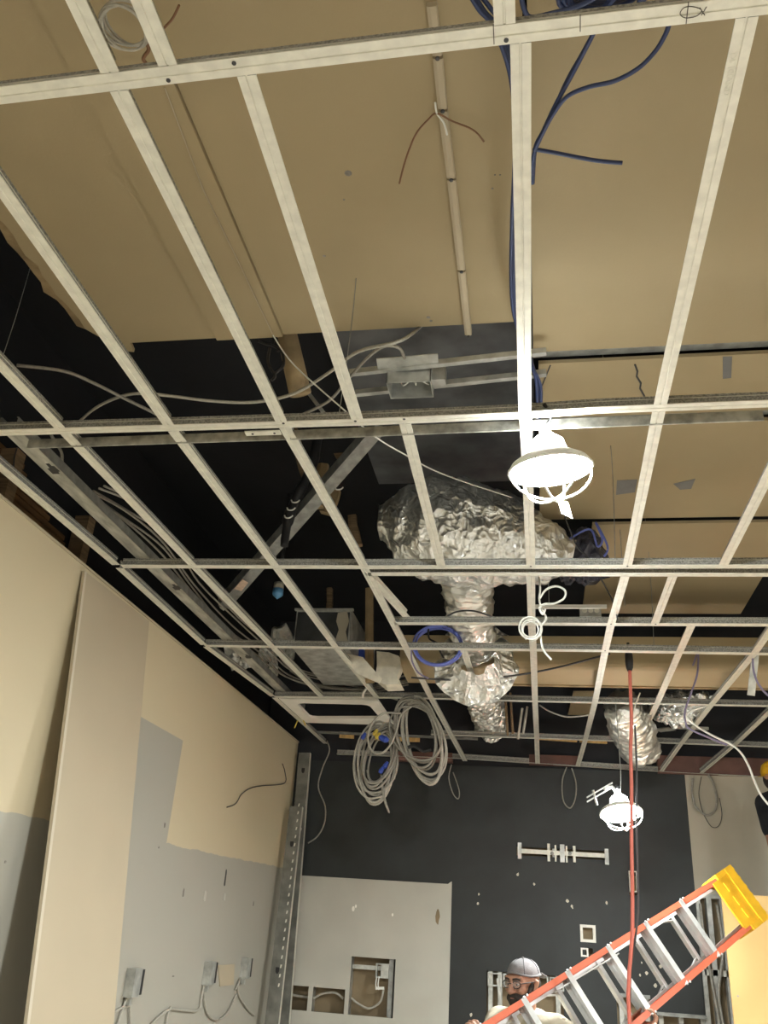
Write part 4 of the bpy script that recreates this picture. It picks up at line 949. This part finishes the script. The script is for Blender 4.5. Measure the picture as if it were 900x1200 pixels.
# ================================================================== PEOPLE
def capsule(p, q, r0, r1, n=12):
    p, q = V(p), V(q); return join(ball(p, r0, n, 8), ball(q, r1, n, 8), cyl(p, q, r0, r1, n))
def chain(P, R):
    return join(*[capsule(P[i], P[i+1], R[i], R[i+1]) for i in range(len(P)-1)])
def fuse(name, geo, m, parent, vox, it=6, label=None):
    o = part(name, geo, m, parent, True, label)
    r = o.modifiers.new('remesh', 'REMESH'); r.mode = 'VOXEL'; r.voxel_size = vox; r.use_smooth_shade = True
    s = o.modifiers.new('smooth', 'SMOOTH'); s.factor = .5; s.iterations = it
    return o
def hand(C, u, e1, back, scale=1., flip=1):
    """hand closed round a bar through C along u; the palm lies on the e1 side; back = direction of the wrist"""
    u, e1 = V(u).normalized(), V(e1).normalized(); e2 = u.cross(e1).normalized()*flip; gs = []
    kn = []
    for k, (o, l) in enumerate(((-.033, .92), (-.011, 1.04), (.011, 1.), (.032, .82))):
        b0 = C+u*o
        P = [b0+e1*.034-e2*.032, b0+e1*.038+e2*.018, b0+e1*.014+e2*(.044*l), b0-e1*.018+e2*.040*l, b0-e1*.034+e2*.014*l]
        gs.append(chain(P, [.0105, .010, .0092, .0085, .0075]))
    t0 = C+u*-.036+e1*.034-e2*.045
    gs.append(chain([t0, t0-u*.026-e1*.014+e2*.0, t0-u*.020-e1*.05+e2*.012, t0+u*.006-e1*.066+e2*.030], [.013, .012, .0105, .0085]))
    gs.append(chain([C+u*-.028+e1*.038-e2*.030, C+u*.026+e1*.038-e2*.030], [.016, .014])); gs.append(chain([C+u*-.022+e1*.042-e2*.062, C+u*.018+e1*.042-e2*.062], [.018, .016]))
    gs.append(chain([C+u*-.02+e1*.038-e2*.03, C+u*-.012+e1*.042-e2*.062], [.016, .018]))
    wr = C+e1*.046-e2*.105; gs.append(chain([C+u*-.002+e1*.042-e2*.06, wr], [.022, .026]))
    return join(*gs), wr
def headgeo(T, f=1.):
    def tr(g): return [T @ V(v) for v in g[0]], g[1]
    gs = [ball((0, -.012, .035), (.076, .096, .085), 20, 14), ball((0, .022, -.035), (.060, .070, .075), 18, 12), ball((0, .058, -.082), (.028, .026, .024)), ball((0, .05, .0), (.062, .045, .065), 16, 10),
          chain([(0, .096, .018), (0, .110, -.010), (0, .116, -.026)], [.010, .012, .015]), ball((.014, .102, -.028), .010, 8, 6), ball((-.014, .102, -.028), .010, 8, 6),
          chain([(-.044, .076, .035), (0, .092, .034), (.044, .076, .035)], [.013, .014, .013]), ball((.040, .066, -.02), (.024, .026, .022)), ball((-.040, .066, -.02), (.024, .026, .022)),
          chain([(-.022, .088, -.054), (0, .096, -.052), (.022, .088, -.054)], [.007, .0085, .007]), chain([(-.018, .088, -.063), (0, .095, -.065), (.018, .088, -.063)], [.007, .009, .007])]
    for s in (-1, 1): gs.append(chain([(s*.076, -.005, .022), (s*.084, -.014, .012), (s*.080, -.008, -.012), (s*.074, .002, -.025)], [.011, .013, .011, .008]))
    return tr(join(*gs))
def frame_of(c, fwd, tilt=0.):
    f = V((fwd[0], fwd[1], 0)).normalized(); u = V((0, 0, 1)); r_ = f.cross(u)
    f2 = f*math.cos(tilt)+u*math.sin(tilt); u2 = r_.cross(f2)
    m_ = Matrix((r_, f2, u2)).transposed().to_4x4(); m_.translation = c
    return m_
def trg(T, g): return [T @ V(v) for v in g[0]], g[1]

def worker1():
    hc = py(613, 1153, 5.36); fd_ = V((-.60, -.80, 0)).normalized(); rg = fd_.cross(V((0, 0, 1)))      # rg = the man's right hand side
    T = frame_of(hc, fd_, -.10); base = V((hc.x+.05, hc.y+.04, 0))
    p = empty('person', 'man in a grey cap, glasses and cream shirt carrying the orange ladder', 'person', base)
    nk = hc+V((.012, .012, -.13)); ch = V((base.x, base.y, hc.z-.36)); pv = V((base.x+.02, base.y+.02, .92))
    shR, shL = hc+V((.02, .02, -.205))+rg*.185, hc+V((.02, .02, -.205))-rg*.185
    g1, wr1 = hand(TA+uA*on_line(TA, uA, 553)+side*.012, uA, -nl*.95-side*.25, None, 1, -1)
    g2, wr2 = hand(LC+uC*1.12-side*.012, uC, -nl*.4+side*.9, None, 1, -1)
    if (wr1-shR).length + (wr2-shL).length > (wr1-shL).length + (wr2-shR).length: wr1, wr2 = wr2, wr1
    def arm(sh, wr, out):
        d = wr-sh; L = d.length; mid = sh+d*.5; reach = .60
        bend = math.sqrt(max(.0025, (reach/2)**2-(L/2)**2)) if L < reach else .03
        return mid + (V((0, 0, -1))+out*.5).normalized()*bend
    elR, elL = arm(shR, wr1, rg), arm(shL, wr2, -rg)
    legs = []
    for s in (-1, 1):
        hp = pv+rg*(.095*s); kn = V((hp.x, hp.y, .49))+rg*(.03*s)+fd_*.03; an = V((kn.x, kn.y, .085))-fd_*.03; toe = an+fd_*.17+V((0, 0, -.045)); legs.append((hp, kn, an, toe))
    body = join(headgeo(T), chain([nk+V((0, 0, .06)), nk+V((0, .0, -.02)), ch+V((0, 0, .13))], [.056, .058, .085]), chain([ch+V((0, 0, .08)), ch-V((0, 0, .15)), pv+V((0, 0, .03))], [.135, .125, .13]),
                chain([shR, nk+V((0, 0, -.09)), shL], [.068, .07, .068]), chain([shR, elR, wr1], [.058, .045, .030]), chain([shL, elL, wr2], [.058, .045, .030]), g1, g2,
                *[chain(list(l[:3]), [.085, .058, .042]) for l in legs])
    fuse('body', body, skin, p, .0055, 3)
    sl = lambda a, b, t: a.lerp(b, t)
    shirt = join(chain([ch+V((0, 0, .12)), ch+V((0, 0, -.05)), pv+V((0, 0, .12)), pv-V((0, 0, .02))], [.135, .152, .148, .152]), chain([shR, nk+V((0, 0, -.075)), shL], [.088, .085, .088]),
                 chain([ch+V((0, 0, .05))+rg*.08, pv+rg*.05+V((0, 0, .1))], [.12, .115]), chain([ch+V((0, 0, .05))-rg*.08, pv-rg*.05+V((0, 0, .1))], [.12, .115]),
                 chain([shR, sl(shR, elR, .9)], [.084, .066]), chain([shL, sl(shL, elL, .9)], [.084, .066]))
    so_ = fuse('shirt', shirt, shirtm, p, .009, 5)
    part('collar', tube([nk+V((.066*math.cos(a), .066*math.sin(a), -.055+.018*math.sin(a))) for a in [2*math.pi*k/16 for k in range(16)]], .013, 8, 2, True), shirtm, so_, True)
    fuse('trousers', join(chain([pv+V((0, 0, .06)), pv-V((0, 0, .06))], [.135, .14]), *[chain([l[0], l[1], l[2]+V((0, 0, .03))], [.108, .08, .07]) for l in legs]), trousm, p, .010, 4)
    for l in legs: fuse('boot', join(chain([l[2]+V((0, 0, .06)), l[2]+V((0, 0, -.025))], [.05, .055]), chain([l[2]+V((0, 0, -.035))-fd_*.03, l[3]+V((0, 0, .005))], [.046, .042])), shoem, p, .009, 4)
    # face details, cap, glasses, beard
    for s in (-1, 1):
        e = part('eye', trg(T, ball((s*.031, .084, .006), (.011, .0085, .006), 12, 8)), eyew, p, True); part('pupil', trg(T, ball((s*.030, .0905, .006), (.005, .003, .005), 8, 6)), black, e, True)
        part('eyebrow', trg(T, tube([(s*.012, .101, .030), (s*.032, .098, .034), (s*.050, .084, .029)], .005, 6)), hairm, p, True)
    part('mouth', trg(T, tube([(-.024, .093, -.058), (0, .103, -.0585), (.024, .093, -.058)], .003, 6)), mat('lip', (.25, .10, .08), .5), p, True)
    beard = join(ball((0, .026, -.066), (.068, .078, .060), 20, 12), ball((0, .075, -.090), (.034, .026, .028), 14, 10), chain([(-.066, .01, .0), (-.060, .03, -.05)], [.014, .02]), chain([(.066, .01, .0), (.060, .03, -.05)], [.014, .02]), chain([(-.036, .086, -.062), (-.022, .098, -.046), (0, .105, -.043), (.022, .098, -.046), (.036, .086, -.062)], [.012, .010, .008, .010, .012]))
    fuse('beard', trg(T, beard), hairm, p, .005, 2, 'dark beard')
    cap = []; n = 28; rings = 9
    vs, fs = [], []
    for i in range(rings+1):
        t = i/rings*math.pi/2
        for k in range(n):
            q = 2*math.pi*k/n; arch = .020*max(0, math.sin(q))**3
            z = .040 + arch + (.084-arch)*math.sin(t)
            rr = math.cos(t)**.85 if i < rings else .02
            vs.append(V((.0815*math.cos(q)*rr, -.012+.102*math.sin(q)*rr, z)))
    for i in range(rings):
        for k in range(n): fs.append((i*n+k, i*n+(k+1) % n, (i+1)*n+(k+1) % n, (i+1)*n+k))
    fs.append(tuple(rings*n+k for k in range(n)))
    c_ = part('cap', trg(T, (vs, fs)), capm, p, True, 'grey cloth cap')
    part('cap_band', trg(T, tube([(.0815*math.cos(2*math.pi*k/28), -.012+.102*math.sin(2*math.pi*k/28), .042+.020*max(0, math.sin(2*math.pi*k/28))**3) for k in range(28)], .006, 6, 0, True)), capm, c_, True)
    for k in range(6):
        q = math.pi*k/3+.3; part('cap_seam', trg(T, tube([(.0822*math.cos(q)*math.cos(t)**.85, -.012+.1027*math.sin(q)*math.cos(t)**.85, .041+.085*math.sin(t)) for t in [.15+.13*j for j in range(11)]], .0014, 5, 0)), blackshirt, c_, True)
    part('cap_button', trg(T, ball((0, -.012, .126), (.007, .007, .004), 8, 6)), capm, c_, True)
    part('cap_bill', trg(T, poly_plate([(-.065, -.085, .048), (-.060, -.135, .028), (-.03, -.165, .015), (.03, -.165, .015), (.060, -.135, .028), (.065, -.085, .048)], (0, .3, 1), .006)), capm, c_)
    part('hair', trg(T, ball((0, -.055, -.0), (.068, .052, .062), 16, 10)), hairm, p, True)
    gl = part('glasses', trg(T, join(*[tube([(s*.034+.026*math.cos(2*math.pi*k/14), .108-.012*abs(math.cos(2*math.pi*k/14)), .007+.018*math.sin(2*math.pi*k/14)) for k in range(14)], .0022, 6, 0, True) for s in (-1, 1)], *[tube([(s*.060, .100, .012), (s*.080, .05, .016), (s*.082, -.005, .014)], .0024, 6) for s in (-1, 1)], tube([(-.008, .109, .010), (0, .113, .013), (.008, .109, .010)], .0022, 6))), black, p, True, 'dark framed glasses')
    for s in (-1, 1): part('glass_lens', trg(T, lathe([(.001, 0), (.022, -.001), (.022, .001), (.001, .0015)], (s*.034, .104, .007), V((s*.1, 1, 0)), 16)), glassm, gl, True)
    return p
worker1()

def worker2():
    Yp = 6.92; sh = py(897, 942, Yp)                       # shoulder nearest the picture
    fd_ = V((.75, .66, 0)).normalized(); rg = fd_.cross(V((0, 0, 1)))
    shL = V(sh); cx = sh - (-rg)*.19 if False else sh + rg*.19
    if cx.x < sh.x: rg_ = -rg; cx = sh + rg_*.19
    else: rg_ = rg
    cx = V((max(cx.x, sh.x+.12), cx.y, sh.z)); shR = cx+(cx-sh)
    fz = sh.z-1.43; base = V((cx.x, cx.y, fz))
    p = empty('person', 'worker in a black shirt and dark trousers half cut off at the right edge', 'person', base)
    hc = cx+V((-.075, -.08, .125)); T = frame_of(hc, fd_, .15); nk = cx+V((-.02, -.01, .085)); ch = cx-V((0, 0, .15)); pv = V((cx.x, cx.y, fz+.92))
    elL = sh+V((.012, -.05, -.29)); wrL = elL+V((.18, .06, .10)); elR = shR+V((.10, .0, .12)); wrR = shR+V((.05, .10, .40))
    def fist(c): return join(*[chain([c+V((-.03+.02*k, 0, .0)), c+V((-.03+.02*k, .03, .045)), c+V((-.03+.02*k, .055, .03)), c+V((-.03+.02*k, .05, .0))], [.0105, .01, .009, .008]) for k in range(4)], chain([c+V((-.03, 0, 0)), c+V((-.05, .025, .01)), c+V((-.035, .05, .0))], [.013, .011, .009]), chain([c+V((-.02, 0, -.02)), c+V((.02, 0, -.02))], [.022, .022]))
    legs = []
    for s in (-1, 1):
        hp = pv+rg*(.09*s); kn = V((hp.x, hp.y, fz+.49))+fd_*.03; an = V((kn.x, kn.y, fz+.085))-fd_*.03; legs.append((hp, kn, an, an+fd_*.17-V((0, 0, .045))))
    body = join(headgeo(T), chain([nk+V((0, 0, .07)), nk-V((0, 0, .03)), ch+V((0, 0, .1))], [.056, .058, .08]), chain([ch+V((0, 0, .05)), ch-V((0, 0, .15)), pv], [.13, .12, .125]), chain([sh, nk-V((0, 0, .06)), shR], [.06, .065, .06]),
                chain([sh, elL, wrL], [.054, .044, .030]), chain([shR, elR, wrR], [.054, .044, .030]), fist(wrL), fist(wrR), *[chain(list(l[:3]), [.085, .058, .042]) for l in legs])
    fuse('body', body, skin, p, .0065, 3)
    fuse('shirt', join(chain([ch+V((0, 0, .08)), ch-V((0, 0, .1)), pv+V((0, 0, .06))], [.14, .145, .15]), chain([sh, nk-V((0, 0, .055)), shR], [.076, .08, .076]), chain([sh.lerp(cx, .4)-V((0, 0, .08)), pv.lerp(sh, .1)+V((0, 0, .08))], [.10, .11]), chain([sh, sh.lerp(elL, .62)], [.074, .064]), chain([shR, shR.lerp(elR, .62)], [.074, .064])), blackshirt, p, .010, 4)
    fuse('trousers', join(chain([pv+V((0, 0, .07)), pv-V((0, 0, .06))], [.135, .14]), *[chain([l[0], l[1], l[2]+V((0, 0, .03))], [.108, .08, .07]) for l in legs]), trousm, p, .012, 4)
    for l in legs: fuse('boot', join(chain([l[2]+V((0, 0, .06)), l[2]+V((0, 0, -.025))], [.05, .055]), chain([l[2]+V((0, 0, -.035))-fd_*.03, l[3]+V((0, 0, .005))], [.046, .042])), shoem, p, .010, 4)
    for s in (-1, 1): part('eye', trg(T, ball((s*.031, .083, .008), (.013, .011, .011), 12, 8)), eyew, p, True)
    part('hair', trg(T, ball((0, -.045, .01), (.076, .06, .075), 16, 10)), hairm, p, True)
    hh = part('hard_hat', trg(T, lathe([(.128, .042), (.100, .046), (.100, .075), (.085, .115), (.05, .14), (.002, .148)], (0, -.005, 0), V((0, 0, 1)), 24)), yellow, p, True, 'yellow hard hat')
    part('hat_ridge', trg(T, tube([(0, .09, .09), (0, .05, .135), (0, -.01, .15), (0, -.06, .132), (0, -.095, .09)], .009, 6)), yellow, hh, True)
    # work platform under the feet, hidden behind the yellow board
    w_ = empty('work_platform', 'plank work platform under the worker behind the yellow board', 'platform', (base.x+.3, base.y+.25, 0))
    for k in range(4): part('plank', box((base.x-.15, base.y-.25+.17*k, fz-.045), (base.x+1.4, base.y-.09+.17*k, fz)), wood, w_)
    for x in (base.x-.10, base.x+1.35):
        for y in (base.y-.2, base.y+.38): part('post', cyl((x, y, 0), (x, y, fz-.045), .022), steeldark, w_)
        part('cross_bar', cyl((x, base.y-.2, fz-.07), (x, base.y+.38, fz-.07), .02), steeldark, w_)
worker2()
